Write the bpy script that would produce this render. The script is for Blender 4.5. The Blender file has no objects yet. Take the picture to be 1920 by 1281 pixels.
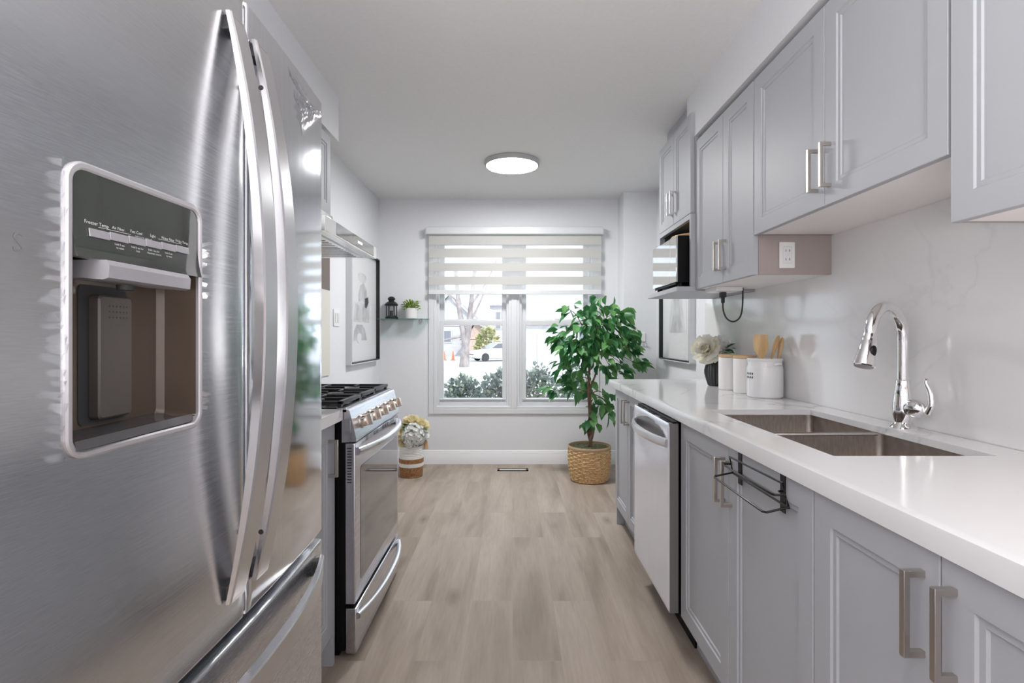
import bpy, bmesh, math, random
from mathutils import Vector, Matrix, noise
random.seed(7)
S = bpy.context.scene
COL = S.collection
PI = math.pi

# ------------------------------------------------------------------ camera
cd = bpy.data.cameras.new('camera'); cam = bpy.data.objects.new('camera', cd); COL.objects.link(cam)
cam.location = (0, 0, 1.2); cam.rotation_euler = (PI / 2, 0, 0)
cd.sensor_fit = 'HORIZONTAL'; cd.sensor_width = 36.0; cd.lens = 1010 / 1920 * 36
cd.shift_x = -1 / 1920; cd.shift_y = -10.5 / 1920
cd.clip_start = 0.02; cd.clip_end = 400
S.camera = cam
# ------------------------------------------------------------------ view
S.view_settings.view_transform = 'Standard'; S.view_settings.look = 'None'
S.view_settings.gamma = 1.0; S.view_settings.exposure = 0.74; S.view_settings.use_curve_mapping = False
S.cycles.use_denoising = True
S.cycles.max_bounces = 10; S.cycles.diffuse_bounces = 5; S.cycles.glossy_bounces = 5
S.cycles.transparent_max_bounces = 16; S.cycles.sample_clamp_indirect = 6
# ------------------------------------------------------------------ world, sun, lamps, added fill lights
W = bpy.data.worlds.new('world'); S.world = W; W.use_nodes = True
bg = W.node_tree.nodes['Background']; bg.inputs[0].default_value = (0.80, 0.89, 1.0, 1); bg.inputs[1].default_value = 1.7


def light(name, kind, loc, energy, color=(1, 1, 1), rot=(0, 0, 0), size=None, size_y=None, spread=None):
    l = bpy.data.lights.new(name, kind); l.energy = energy; l.color = color
    if kind == 'AREA':
        l.size = size or .3
        if size_y: l.shape = 'RECTANGLE'; l.size_y = size_y
        if spread: l.spread = spread
    elif kind == 'SUN': l.angle = size or .01
    else: l.shadow_soft_size = size or .1
    o = bpy.data.objects.new(name, l); o.location = loc; o.rotation_euler = rot; COL.objects.link(o); return o


light('sun', 'SUN', (0, 0, 20), 1.9, (1, .95, .88), (math.radians(48), 0, math.radians(28)), .009)
LAMP = 62.0                                   # radiance of the round ceiling lamp's diffuser
light('bounce_fill', 'AREA', (0.0, -0.70, 1.10), 56, (1, .975, .965), (PI, 0, 0), 1.3)  # added bounce fill aimed at the ceiling behind the camera, not a room fixture
light('rear_fill', 'AREA', (-0.2, -1.7, 2.42), 15, (1, .95, .92), (0, 0, 0), .8)  # unseen fill added behind the camera to brighten the near end
light('under_cabinet_lamp', 'AREA', (1.12, .66, 1.425), .16, (1, .42, .26), (0, 0, 0), .06, .30)


# ================================================================== materials
def mat(name, color=(.8, .8, .8), rough=.5, metal=0.0, spec=.5, emit=0.0, coat=0.0):
    m = bpy.data.materials.new(name); m.use_nodes = True
    b = m.node_tree.nodes['Principled BSDF']
    b.inputs['Base Color'].default_value = (*color, 1); b.inputs['Roughness'].default_value = rough
    b.inputs['Metallic'].default_value = metal; b.inputs['Specular IOR Level'].default_value = spec
    if coat: b.inputs['Coat Weight'].default_value = coat; b.inputs['Coat Roughness'].default_value = .05
    if emit:
        b.inputs['Emission Color'].default_value = (*color, 1); b.inputs['Emission Strength'].default_value = emit
    return m


def N(m, t, **kw):
    n = m.node_tree.nodes.new(t)
    for k, v in kw.items():
        if k in n.inputs: n.inputs[k].default_value = v
        else: setattr(n, k, v)
    return n


def L(m, a, ao, b, bi): m.node_tree.links.new(a.outputs[ao], b.inputs[bi])


def P(m): return m.node_tree.nodes['Principled BSDF']


def ramp(m, stops):
    r = m.node_tree.nodes.new('ShaderNodeValToRGB'); e = r.color_ramp.elements
    e[0].position, e[0].color = stops[0][0], (*stops[0][1], 1); e[1].position, e[1].color = stops[-1][0], (*stops[-1][1], 1)
    for p, c in stops[1:-1]:
        x = e.new(p); x.color = (*c, 1)
    return r


def coords(m, scale=(1, 1, 1), rot=(0, 0, 0), kind='Object'):
    t = N(m, 'ShaderNodeTexCoord'); mp = N(m, 'ShaderNodeMapping'); L(m, t, kind, mp, 'Vector')
    mp.inputs['Scale'].default_value = scale; mp.inputs['Rotation'].default_value = rot
    return mp


def bump(m, src, out, strength=.2, dist=.002):
    b = N(m, 'ShaderNodeBump'); b.inputs['Strength'].default_value = strength; b.inputs['Distance'].default_value = dist
    L(m, src, out, b, 'Height'); L(m, b, 'Normal', P(m), 'Normal')


def noisy(name, c0, c1, scale=(20, 20, 20), rough=.5, metal=0.0, detail=4, bmp=0.0, lo=.35, hi=.65, spec=.5, dist=.002):
    m = mat(name, c0, rough, metal, spec)
    mp = coords(m, scale); n = N(m, 'ShaderNodeTexNoise'); n.inputs['Scale'].default_value = 1.0; n.inputs['Detail'].default_value = detail
    L(m, mp, 'Vector', n, 'Vector'); r = ramp(m, [(lo, c0), (hi, c1)]); L(m, n, 'Fac', r, 'Fac'); L(m, r, 'Color', P(m), 'Base Color')
    if bmp: bump(m, n, 'Fac', bmp, dist)
    return m


def steel(name, col, rough, axis='y', vary=.06, aniso=.0, streak=700):
    """brushed metal with fine streaks along one axis"""
    m = mat(name, col, rough, 1.0)
    sc = {'y': (streak, 3, streak), 'z': (streak, streak, 3), 'x': (3, streak, streak)}[axis]
    mp = coords(m, sc); n = N(m, 'ShaderNodeTexNoise'); n.inputs['Scale'].default_value = 1.0; n.inputs['Detail'].default_value = 3
    L(m, mp, 'Vector', n, 'Vector')
    r = ramp(m, [(.3, (rough - vary,) * 3), (.7, (rough + vary,) * 3)]); L(m, n, 'Fac', r, 'Fac'); L(m, r, 'Color', P(m), 'Roughness')
    c = ramp(m, [(.3, tuple(v * .93 for v in col)), (.7, tuple(min(1, v * 1.05) for v in col))]); L(m, n, 'Fac', c, 'Fac'); L(m, c, 'Color', P(m), 'Base Color')
    return m


M = {}
M['wall'] = noisy('wall_paint', (.73, .74, .768), (.745, .755, .78), (60, 60, 60), .6, bmp=.04, spec=.3)
M['ceiling'] = noisy('ceiling_paint', (.73, .725, .735), (.75, .745, .755), (50, 50, 50), .7, bmp=.03, spec=.2)
M['trim'] = mat('white_trim_paint', (.83, .84, .865), .35)
M['vinyl'] = mat('window_vinyl', (.66, .67, .69), .35)
M['casing'] = mat('window_casing_paint', (.70, .71, .735), .4)
M['cab'] = mat('grey_cabinet_paint', (.42, .432, .46), .48, spec=.35)
M['cab_box'] = mat('cabinet_carcass', (.40, .40, .42), .45)
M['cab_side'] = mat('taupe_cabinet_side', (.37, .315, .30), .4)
M['cab_under'] = mat('cabinet_underside', (.88, .85, .83), .5)
M['dark'] = mat('dark_gap', (.02, .02, .022), .6)
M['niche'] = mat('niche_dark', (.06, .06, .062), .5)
M['nickel'] = mat('brushed_nickel', (.56, .515, .48), .28, 1.0)
M['chrome'] = mat('chrome', (.86, .86, .87), .05, 1.0)
M['brightnickel'] = mat('bright_nickel', (.80, .79, .78), .22, 1.0)
M['blackmetal'] = mat('black_wire', (.012, .012, .013), .32, .6)
M['iron'] = noisy('cast_iron', (.018, .018, .02), (.03, .03, .033), (300, 300, 300), .38, bmp=.1)
M['enamel'] = mat('black_enamel', (.010, .010, .012), .18)
M['blackside'] = mat('black_side_panel', (.006, .006, .007), .5, spec=.15)
M['steelL'] = steel('fridge_steel_left', (.69, .70, .715), .22, 'y', .03)
M['steelR'] = steel('fridge_steel_film', (.74, .75, .79), .09, 'z', .02)
M['drawersteel'] = steel('freezer_drawer_steel', (.70, .71, .74), .26, 'y', .03)
M['handle'] = mat('fridge_handle_steel', (.72, .71, .725), .27, 1.0)
M['gasket'] = mat('door_gasket', (.03, .03, .032), .6)
M['fridge_body'] = mat('fridge_body', (.05, .05, .053), .5)
M['stove'] = steel('range_steel', (.62, .62, .66), .24, 'y', .05)
M['dish'] = steel('dishwasher_steel', (.88, .90, 1.0), .22, 'z', .03)
P(M['dish']).inputs['Metallic'].default_value = .35
M['dishside'] = mat('dishwasher_edge', (.26, .25, .25), .35, .7)
M['hood'] = steel('hood_steel', (.62, .62, .63), .2, 'y', .05)
M['sink'] = noisy('sink_steel', (.36, .315, .285), (.44, .39, .355), (160, 30, 30), .40, 1.0)
M['knob'] = mat('knob_steel', (.74, .66, .59), .22, 1.0)
M['ovenglass'] = mat('oven_glass', (.055, .06, .07), .04, .0, .7, coat=.7)
M['hoodglass'] = mat('hood_glass', (.30, .30, .30), .06, .3, .8, coat=.6)
M['mwglass'] = mat('microwave_mirror_glass', (.55, .55, .56), .04, .85, .8)
M['mwbody'] = mat('microwave_black', (.005, .005, .006), .4, spec=.15)
M['panelglass'] = mat('dispenser_panel_glass', (.045, .05, .043), .07, .2, .6, coat=.6)
M['dispframe'] = mat('dispenser_frame', (.55, .53, .55), .3, .6)
M['disprecess'] = mat('dispenser_recess', (.105, .078, .060), .22, .2)
M['disptray'] = mat('dispenser_tray', (.10, .098, .10), .2, .4)
M['paddle'] = mat('dispenser_paddle', (.072, .060, .053), .35)
M['button'] = mat('button_silver', (.42, .41, .44), .35, .5)
M['print'] = mat('pale_print', (.62, .62, .62), .5)
M['scribble'] = mat('scribble', (.27, .27, .275), .4, .6)
M['plastic'] = mat('white_plastic', (.80, .79, .78), .3)
M['ceramic'] = mat('white_ceramic', (.80, .80, .81), .12, spec=.6)
M['canister'] = mat('matte_canister', (.80, .79, .775), .45)
M['blackmark'] = mat('black_print', (.015, .015, .015), .5)
M['vase'] = mat('black_vase', (.035, .036, .04), .22)
M['frame_white'] = mat('picture_frame_white', (.72, .73, .75), .35)
M['frame_black'] = mat('picture_frame_black', (.008, .008, .008), .4)
M['mat'] = mat('picture_mat', (.76, .77, .785), .7)
M['artgrey'] = noisy('art_grey', (.42, .43, .44), (.62, .63, .64), (9, 9, 9), .8, detail=6)
M['artpale'] = noisy('art_pale', (.58, .59, .60), (.70, .71, .72), (7, 7, 7), .8, detail=6)
M['artdark'] = mat('art_dark', (.06, .06, .065), .8)
M['beige'] = mat('beige_panel', (.66, .63, .57), .4)
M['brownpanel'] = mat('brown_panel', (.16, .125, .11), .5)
M['moss'] = noisy('moss', (.05, .07, .025), (.17, .18, .08), (45, 45, 45), .9, bmp=.8, dist=.01)
M['soil'] = mat('soil', (.06, .045, .03), .9)
M['bark'] = noisy('bark', (.11, .065, .04), (.28, .18, .12), (60, 60, 14), .8, bmp=.5)
M['lantern'] = mat('black_lantern', (.008, .008, .009), .35)
M['grass_leaf'] = noisy('small_plant_leaf', (.10, .20, .02), (.30, .42, .06), (40, 40, 40), .5)
M['potwhite'] = mat('white_pot', (.74, .73, .72), .4)
M['tan'] = mat('tan_tassel', (.55, .36, .20), .7)
M['diffuser'] = mat('lamp_diffuser', (1, 1, 1), .5, emit=LAMP)
M['lamprim'] = mat('lamp_rim', (.42, .42, .43), .4)
M['display'] = mat('hood_display', (.8, .78, 1.0), .4, emit=1.0)
M['asphalt'] = noisy('street_surface', (.42, .42, .43), (.62, .62, .62), (.5, .18, 1), .9)
M['lawn'] = noisy('pale_lawn', (.42, .44, .34), (.6, .6, .54), (2, 2, 2), .95)
M['carpaint'] = mat('white_car_paint', (.62, .62, .65), .3, coat=.3)
M['carglass'] = mat('car_glass', (.09, .10, .12), .1)
M['tyre'] = mat('tyre', (.03, .03, .032), .8)
M['siding'] = noisy('pale_siding', (.47, .46, .465), (.53, .52, .52), (1, 1, 9), .8)
M['brick'] = noisy('pale_brick', (.50, .36, .31), (.62, .48, .42), (6, 6, 12), .9)
M['roof'] = noisy('roof_shingle', (.36, .355, .375), (.42, .415, .43), (4, 4, 4), .9)
M['outglass'] = mat('house_window_glass', (.20, .21, .24), .1)
M['garage'] = mat('garage_door', (.50, .50, .51), .6)
M['treebark'] = noisy('pale_bark', (.22, .19, .19), (.36, .32, .31), (4, 4, 2), .9)
M['cone'] = mat('orange_cone', (.8, .16, .08), .6)


def leafmat(name, a, b, c, transl=.35, rough=.38):
    m = mat(name, a, rough); p = P(m)
    g = N(m, 'ShaderNodeNewGeometry'); r = ramp(m, [(0, a), (.5, b), (1, c)])
    L(m, g, 'Random Per Island', r, 'Fac'); L(m, r, 'Color', p, 'Base Color')
    t = N(m, 'ShaderNodeBsdfTranslucent'); L(m, r, 'Color', t, 'Color')
    mx = N(m, 'ShaderNodeMixShader'); mx.inputs[0].default_value = transl
    o = m.node_tree.nodes['Material Output']
    L(m, p, 'BSDF', mx, 1); L(m, t, 'BSDF', mx, 2); L(m, mx, 'Shader', o, 'Surface')
    return m


M['leaf'] = leafmat('ficus_leaf', (.030, .15, .055), (.075, .255, .085), (.19, .42, .14))
M['hedge'] = leafmat('hedge_leaf', (.15, .18, .18), (.24, .28, .27), (.42, .47, .36), .25, .8)
M['bushleaf'] = leafmat('yellow_bush_leaf', (.24, .26, .08), (.42, .42, .16), (.5, .5, .3), .2, .8)
M['petal_white'] = leafmat('white_petal', (.80, .82, .80), (.86, .87, .85), (.88, .88, .86), .3, .6)
M['petal_cream'] = leafmat('cream_petal', (.82, .78, .62), (.86, .84, .74), (.88, .87, .82), .3, .6)
M['petal_yellow'] = leafmat('yellow_petal', (.82, .71, .40), (.85, .77, .50), (.87, .82, .62), .3, .6)
M['leafdark'] = leafmat('bouquet_leaf', (.02, .09, .02), (.03, .12, .03), (.06, .18, .04), .2)


def thin_clear(name, tint=(1, 1, 1), gloss=.06, rough=.02):
    m = bpy.data.materials.new(name); m.use_nodes = True; nt = m.node_tree
    nt.nodes.remove(nt.nodes['Principled BSDF'])
    t = N(m, 'ShaderNodeBsdfTransparent'); t.inputs[0].default_value = (*tint, 1)
    g = N(m, 'ShaderNodeBsdfGlossy'); g.inputs['Roughness'].default_value = rough
    mx = N(m, 'ShaderNodeMixShader'); mx.inputs[0].default_value = gloss
    L(m, t, 'BSDF', mx, 1); L(m, g, 'BSDF', mx, 2); L(m, mx, 'Shader', nt.nodes['Material Output'], 'Surface')
    return m


M['glass'] = thin_clear('window_glass', (.97, .98, .98), .05)
M['frameglass'] = thin_clear('picture_glass', (.99, .99, .99), .05)
M['shelfglass'] = thin_clear('shelf_glass', (.70, .82, .79), .14)
M['film'] = thin_clear('plastic_film', (.95, .95, .96), .24, .22)


def cloth(name, col, transparent, transl):
    m = bpy.data.materials.new(name); m.use_nodes = True; nt = m.node_tree
    nt.nodes.remove(nt.nodes['Principled BSDF'])
    d = N(m, 'ShaderNodeBsdfDiffuse'); d.inputs[0].default_value = (*col, 1)
    t = N(m, 'ShaderNodeBsdfTranslucent'); t.inputs[0].default_value = (*col, 1)
    c = N(m, 'ShaderNodeBsdfTransparent')
    a = N(m, 'ShaderNodeMixShader'); a.inputs[0].default_value = transl
    b = N(m, 'ShaderNodeMixShader'); b.inputs[0].default_value = transparent
    L(m, d, 'BSDF', a, 1); L(m, t, 'BSDF', a, 2); L(m, a, 'Shader', b, 1); L(m, c, 'BSDF', b, 2)
    L(m, b, 'Shader', nt.nodes['Material Output'], 'Surface'); return m


M['blind'] = cloth('blind_fabric', (.53, .525, .505), .0, .03)
M['sheer'] = cloth('blind_sheer', (.85, .85, .85), .80, .4)
M['drape'] = cloth('lamp_cloth', (.8, .8, .8), 0, .2)


def wood_floor():
    m = mat('oak_plank_floor', (.4, .35, .3), .5, spec=.22); p = P(m)
    tc = N(m, 'ShaderNodeTexCoord'); sp = N(m, 'ShaderNodeSeparateXYZ'); L(m, tc, 'Object', sp, 0)
    cb = N(m, 'ShaderNodeCombineXYZ'); L(m, sp, 'Y', cb, 'X'); L(m, sp, 'X', cb, 'Y')
    br = N(m, 'ShaderNodeTexBrick'); L(m, cb, 0, br, 'Vector')
    br.inputs['Scale'].default_value = 1.0; br.inputs['Brick Width'].default_value = 1.22; br.inputs['Row Height'].default_value = .182
    br.inputs['Mortar Size'].default_value = .0009; br.inputs['Mortar Smooth'].default_value = .3; br.offset = .37; br.offset_frequency = 2
    br.inputs['Color1'].default_value = (0, 0, 0, 1); br.inputs['Color2'].default_value = (1, 1, 1, 1); br.inputs['Mortar'].default_value = (.5, .5, .5, 1)
    # a value per plank shifts the grain and the tone
    ad = N(m, 'ShaderNodeVectorMath', operation='MULTIPLY_ADD'); L(m, br, 'Color', ad, 0); ad.inputs[1].default_value = (7, 3, 11); L(m, cb, 0, ad, 2)
    mp = N(m, 'ShaderNodeMapping'); mp.inputs['Scale'].default_value = (.8, 5, 1); L(m, ad, 0, mp, 'Vector')
    n1 = N(m, 'ShaderNodeTexNoise'); n1.inputs['Scale'].default_value = 1.3; n1.inputs['Detail'].default_value = 5; n1.inputs['Distortion'].default_value = .6; L(m, mp, 0, n1, 'Vector')
    mp2 = N(m, 'ShaderNodeMapping'); mp2.inputs['Scale'].default_value = (7, 95, 1); L(m, ad, 0, mp2, 'Vector')
    n2 = N(m, 'ShaderNodeTexNoise'); n2.inputs['Scale'].default_value = 1.0; n2.inputs['Detail'].default_value = 4; L(m, mp2, 0, n2, 'Vector')
    r1 = ramp(m, [(.30, (.272, .222, .180)), (.5, (.37, .308, .255)), (.70, (.435, .37, .315))]); L(m, n1, 'Fac', r1, 'Fac')
    r2 = ramp(m, [(.3, (.91, .905, .90)), (.7, (1.03, 1.03, 1.03))]); L(m, n2, 'Fac', r2, 'Fac')
    mu = N(m, 'ShaderNodeMix', data_type='RGBA', blend_type='MULTIPLY'); mu.inputs[0].default_value = 1
    L(m, r1, 'Color', mu, 6); L(m, r2, 'Color', mu, 7)
    # knots
    mk = N(m, 'ShaderNodeMapping'); mk.inputs['Scale'].default_value = (1.9, 4.8, 1); L(m, ad, 0, mk, 'Vector')
    vo = N(m, 'ShaderNodeTexVoronoi'); vo.inputs['Scale'].default_value = 1.0; L(m, mk, 0, vo, 'Vector')
    rk = ramp(m, [(.0, (.36, .33, .31)), (.045, (.66, .63, .61)), (.20, (1, 1, 1))]); L(m, vo, 'Distance', rk, 'Fac')
    mu2 = N(m, 'ShaderNodeMix', data_type='RGBA', blend_type='MULTIPLY'); mu2.inputs[0].default_value = .8
    L(m, mu, 2, mu2, 6); L(m, rk, 'Color', mu2, 7)
    rt = ramp(m, [(0, (.965, .96, .955)), (1, (1.03, 1.03, 1.03))]); L(m, br, 'Color', rt, 'Fac')
    mu3 = N(m, 'ShaderNodeMix', data_type='RGBA', blend_type='MULTIPLY'); mu3.inputs[0].default_value = 1
    L(m, mu2, 2, mu3, 6); L(m, rt, 'Color', mu3, 7)
    mu4 = N(m, 'ShaderNodeMix', data_type='RGBA', blend_type='MIX'); L(m, br, 'Fac', mu4, 0); L(m, mu3, 2, mu4, 6); mu4.inputs[7].default_value = (.33, .285, .245, 1)
    L(m, mu4, 2, p, 'Base Color')
    bump(m, n2, 'Fac', .06, .001)
    return m


M['floor'] = wood_floor()



def quartz(name, base, vein, amount):
    m = mat(name, base, .12, spec=.5)
    mp = coords(m, (1, 1, 1), (.5, .3, .6))
    n = N(m, 'ShaderNodeTexNoise'); n.inputs['Scale'].default_value = 1.6; n.inputs['Detail'].default_value = 8; n.inputs['Distortion'].default_value = .9
    L(m, mp, 'Vector', n, 'Vector')
    s = N(m, 'ShaderNodeMath', operation='SUBTRACT'); L(m, n, 'Fac', s, 0); s.inputs[1].default_value = .52
    a = N(m, 'ShaderNodeMath', operation='ABSOLUTE'); L(m, s, 0, a, 0)
    r = ramp(m, [(0, (amount,) * 3), (.008, (amount * .35,) * 3), (.022, (0, 0, 0))]); L(m, a, 0, r, 'Fac')
    n3 = N(m, 'ShaderNodeTexNoise'); n3.inputs['Scale'].default_value = 2.3; L(m, mp, 'Vector', n3, 'Vector')
    r3 = ramp(m, [(.44, (0, 0, 0)), (.62, (1, 1, 1))]); L(m, n3, 'Fac', r3, 'Fac')
    mu = N(m, 'ShaderNodeMath', operation='MULTIPLY'); L(m, r, 'Color', mu, 0); L(m, r3, 'Color', mu, 1)
    mx = N(m, 'ShaderNodeMix', data_type='RGBA'); L(m, mu, 0, mx, 0); mx.inputs[6].default_value = (*base, 1); mx.inputs[7].default_value = (*vein, 1)
    L(m, mx, 2, P(m), 'Base Color'); return m


M['quartz'] = quartz('white_quartz', (.77, .77, .775), (.38, .40, .42), .8)
M['quartz_wall'] = quartz('white_quartz_slab', (.76, .75, .752), (.58, .555, .56), .28)


def wicker():
    m = noisy('wicker', (.42, .23, .09), (.78, .55, .30), (70, 70, 150), .75, detail=5, bmp=.5, dist=.006)
    return m


M['wicker'] = wicker()
M['jute_rim'] = noisy('wicker_rim', (.40, .27, .16), (.52, .38, .25), (160, 160, 160), .85, bmp=.3)
M['rope_brown'] = noisy('brown_rope', (.20, .085, .03), (.42, .22, .10), (60, 60, 160), .8, bmp=.5)
M['rope_white'] = noisy('white_rope', (.74, .73, .71), (.80, .79, .77), (60, 60, 200), .8, bmp=.4)
M['bamboo'] = noisy('bamboo_wood', (.62, .41, .20), (.76, .55, .31), (30, 30, 6), .5)
M['bamboo2'] = noisy('dark_bamboo_wood', (.52, .29, .11), (.66, .42, .20), (30, 30, 6), .5)
M['lidwood'] = noisy('lid_wood', (.60, .39, .21), (.72, .51, .31), (40, 8, 40), .5)


# ================================================================== mesh helpers
class MB:
    def __init__(self): self.bm = bmesh.new(); self.bev = False

    def box(self, x0, x1, y0, y1, z0, z1, bev=0.0, mi=0, M4=None, seg=2):
        r = bmesh.ops.create_cube(self.bm, size=1.0); vs = r['verts']
        for v in vs:
            v.co = Vector(((x0 + x1) / 2 + v.co.x * abs(x1 - x0), (y0 + y1) / 2 + v.co.y * abs(y1 - y0), (z0 + z1) / 2 + v.co.z * abs(z1 - z0)))
        fs = set(f for v in vs for f in v.link_faces)
        if bev:
            self.bev = True
            es = list(set(e for v in vs for e in v.link_edges))
            rr = bmesh.ops.bevel(self.bm, geom=es, offset=bev, segments=seg, affect='EDGES', profile=.5)
            fs = set(rr['faces']) | set(f for f in fs if f.is_valid)
            vs = list(set(v for f in fs for v in f.verts))
        for f in fs: f.material_index = mi
        if M4 is not None:
            for v in vs: v.co = M4 @ v.co
        return self

    def face(self, pts, mi=0):
        f = self.bm.faces.new([self.bm.verts.new(p) for p in pts]); f.material_index = mi; return f

    def rings(self, rings, closed=True, caps=(True, True), mi=0, loop=False):
        """skin a list of rings (lists of points)"""
        R = [[self.bm.verts.new(p) for p in r] for r in rings]
        n = len(R[0])
        pairs = list(zip(R[:-1], R[1:])) + ([(R[-1], R[0])] if loop else [])
        for a, b in pairs:
            for i in range(n if closed else n - 1):
                j = (i + 1) % n
                f = self.bm.faces.new((a[i], a[j], b[j], b[i])); f.material_index = mi
        if closed and not loop:
            if caps[0]: self.bm.faces.new(list(reversed(R[0]))).material_index = mi
            if caps[1]: self.bm.faces.new(R[-1]).material_index = mi
        return self

    def tube(self, pts, r, seg=10, caps=True, loop=False, mi=0, flat=None):
        pts = [Vector(p) for p in pts]; n = len(pts)
        rr = r if isinstance(r, (list, tuple)) else [r] * n
        T = []
        for i in range(n):
            a = pts[i - 1] if (i > 0 or loop) else pts[i]; b = pts[(i + 1) % n] if (i < n - 1 or loop) else pts[i]
            T.append((b - a).normalized())
        up = Vector((0, 0, 1)) if abs(T[0].z) < .9 else Vector((1, 0, 0))
        u = (up - T[0] * up.dot(T[0])).normalized(); rings = []
        for i in range(n):
            u = (u - T[i] * u.dot(T[i]))
            u = u.normalized() if u.length > 1e-6 else Vector((1, 0, 0))
            w = T[i].cross(u)
            fl = flat or 1.0
            rings.append([pts[i] + (u * math.cos(2 * PI * k / seg) * fl + w * math.sin(2 * PI * k / seg)) * rr[i] for k in range(seg)])
        return self.rings(rings, True, (caps, caps), mi, loop)

    def lathe(self, prof, c=(0, 0, 0), seg=32, mi=0, caps=(True, True), M4=None, rad=None):
        """prof: (radius, height) pairs turned about z through c; rad(angle, r) may reshape the radius"""
        c = Vector(c); rings = []
        for r, z in prof:
            ring = []
            for k in range(seg):
                a = 2 * PI * k / seg; q = rad(a, r) if rad else r
                p = Vector((q * math.cos(a), q * math.sin(a), z))
                if M4 is not None: p = M4 @ p
                ring.append(c + p)
            rings.append(ring)
        return self.rings(rings, True, caps, mi)

    def prism(self, poly, axis, a, b, mi=0, M4=None):
        """extrude a 2D polygon along axis ('x': poly=(y,z), 'y': poly=(x,z), 'z': poly=(x,y))"""
        def p3(p, t): return {'x': (t, p[0], p[1]), 'y': (p[0], t, p[1]), 'z': (p[0], p[1], t)}[axis]
        r0 = [Vector(p3(p, a)) for p in poly]; r1 = [Vector(p3(p, b)) for p in poly]
        if M4 is not None: r0 = [M4 @ v for v in r0]; r1 = [M4 @ v for v in r1]
        return self.rings([r0, r1], True, (True, True), mi)

    def build(self, name, mats, parent=None, smooth=35, loc=None):
        bm = self.bm
        bmesh.ops.recalc_face_normals(bm, faces=bm.faces)
        o0 = Vector(loc) if loc is not None else (ORG[parent] if parent is not None else Vector((0, 0, 0)))
        for v in bm.verts: v.co -= o0
        me = bpy.data.meshes.new(name); bm.to_mesh(me); bm.free()
        for m in (mats if isinstance(mats, (list, tuple)) else [mats]): me.materials.append(M[m] if isinstance(m, str) else m)
        if smooth:
            if self.bev: smooth = min(smooth, 20)
            me.polygons.foreach_set('use_smooth', [True] * len(me.polygons))
            me.set_sharp_from_angle(angle=math.radians(smooth))
        o = bpy.data.objects.new(name, me); COL.objects.link(o)
        if parent is not None: o.parent = parent
        else: o.location = o0
        ORG[o] = o0
        return o


ORG = {}


def tag(o, label=None, cat=None, group=None, kind=None):
    if label: o['label'] = label
    if cat: o['category'] = cat
    if group: o['group'] = group
    if kind: o['kind'] = kind
    return o


def thing(name, loc, label, cat, group=None, kind=None):
    o = bpy.data.objects.new(name, None); COL.objects.link(o); o.location = loc; o.empty_display_size = .1
    ORG[o] = Vector(loc)
    return tag(o, label, cat, group, kind)


def struct(o, label=None): return tag(o, label, None, None, 'structure')


def bx(*a, **k): return MB().box(*a, **k)


def catmull(pts, n=8):
    pts = [Vector(p) for p in pts]; out = []
    for i in range(len(pts) - 1):
        p0 = pts[max(i - 1, 0)]; p1 = pts[i]; p2 = pts[i + 1]; p3 = pts[min(i + 2, len(pts) - 1)]
        for k in range(n):
            t = k / n
            out.append(.5 * ((2 * p1) + (p2 - p0) * t + (2 * p0 - 5 * p1 + 4 * p2 - p3) * t * t + (3 * p1 - p0 - 3 * p2 + p3) * t ** 3))
    out.append(pts[-1]); return out


def rrect(y0, y1, z0, z1, r, n=6):
    out = []
    for cy, cz, a0 in ((y1 - r, z1 - r, 0), (y0 + r, z1 - r, 90), (y0 + r, z0 + r, 180), (y1 - r, z0 + r, 270)):
        for k in range(n + 1):
            a = math.radians(a0 + 90 * k / n); out.append((cy + r * math.cos(a), cz + r * math.sin(a)))
    return out


# ================================================================== the setting
XL, XR, YB, YR, H = -1.256, 1.28, 5.05, -2.7, 2.48
struct(bx(XL - .1, XR + .1, YR - .1, YB + .12, -.1, 0).build('floor', 'floor', loc=(0, 0, 0)))
struct(bx(XL - .1, XR + .1, YR - .1, YB + .17, H, H + .1).build('ceiling', 'ceiling'))
struct(bx(XL - .12, XL, YR - .1, YB + .17, 0, H).build('wall_left', 'wall'))
struct(bx(XR, XR + .12, YR - .1, YB + .17, 0, H).build('wall_right', 'wall'))
struct(bx(XL, XR, YR - .12, YR, 0, H).build('wall_rear', 'wall'))
WX0, WX1, WZ0, WZ1 = -.735, .79, .52, 2.15       # hole in the back wall
b = MB(); b.box(XL, WX0, YB, YB + .17, 0, H).box(WX1, XR, YB, YB + .17, 0, H).box(WX0, WX1, YB, YB + .17, 0, WZ0).box(WX0, WX1, YB, YB + .17, WZ1, H)
struct(b.build('wall_back', 'wall'))
struct(bx(.988, XR, 4.79, YB, 0, H).build('wall_column', 'wall'))
struct(bx(.95, XR, YR, 2.934, 2.243, H).build('trim_1', 'wall'), 'boxed soffit over the right wall cabinets')
struct(bx(XL, -.934, YR, 2.894, 2.243, H).build('trim_2', 'wall'), 'boxed soffit over the refrigerator and left wall cabinet')


def baseboard(name, p0, p1, d):
    """moulded board; d = 'y' runs along x at the back wall, 'x' along y at a side wall (p: start, end, plane, sign)"""
    prof = [(0, 0), (.016, 0), (.016, .085), (.013, .092), (.013, .10), (.009, .112), (.006, .125), (0, .13)]
    b = MB()
    if d == 'y': b.prism([(YB - t, z) for t, z in prof], 'x', p0, p1)
    elif d == 'l': b.prism([(XL + t, z) for t, z in prof], 'y', p0, p1)
    elif d == 'c': b.prism([(4.79 - t, z) for t, z in prof], 'x', p0, p1)
    else: b.prism([(XR - t, z) for t, z in prof], 'y', p0, p1)
    return struct(b.build(name, 'trim'))


baseboard('baseboard_back', XL, .988, 'y')
baseboard('baseboard_left', 2.80, YB, 'l')
baseboard('baseboard_column', .988, XR, 'c')
baseboard('baseboard_right', 3.40, 4.79, 'r')

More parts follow.
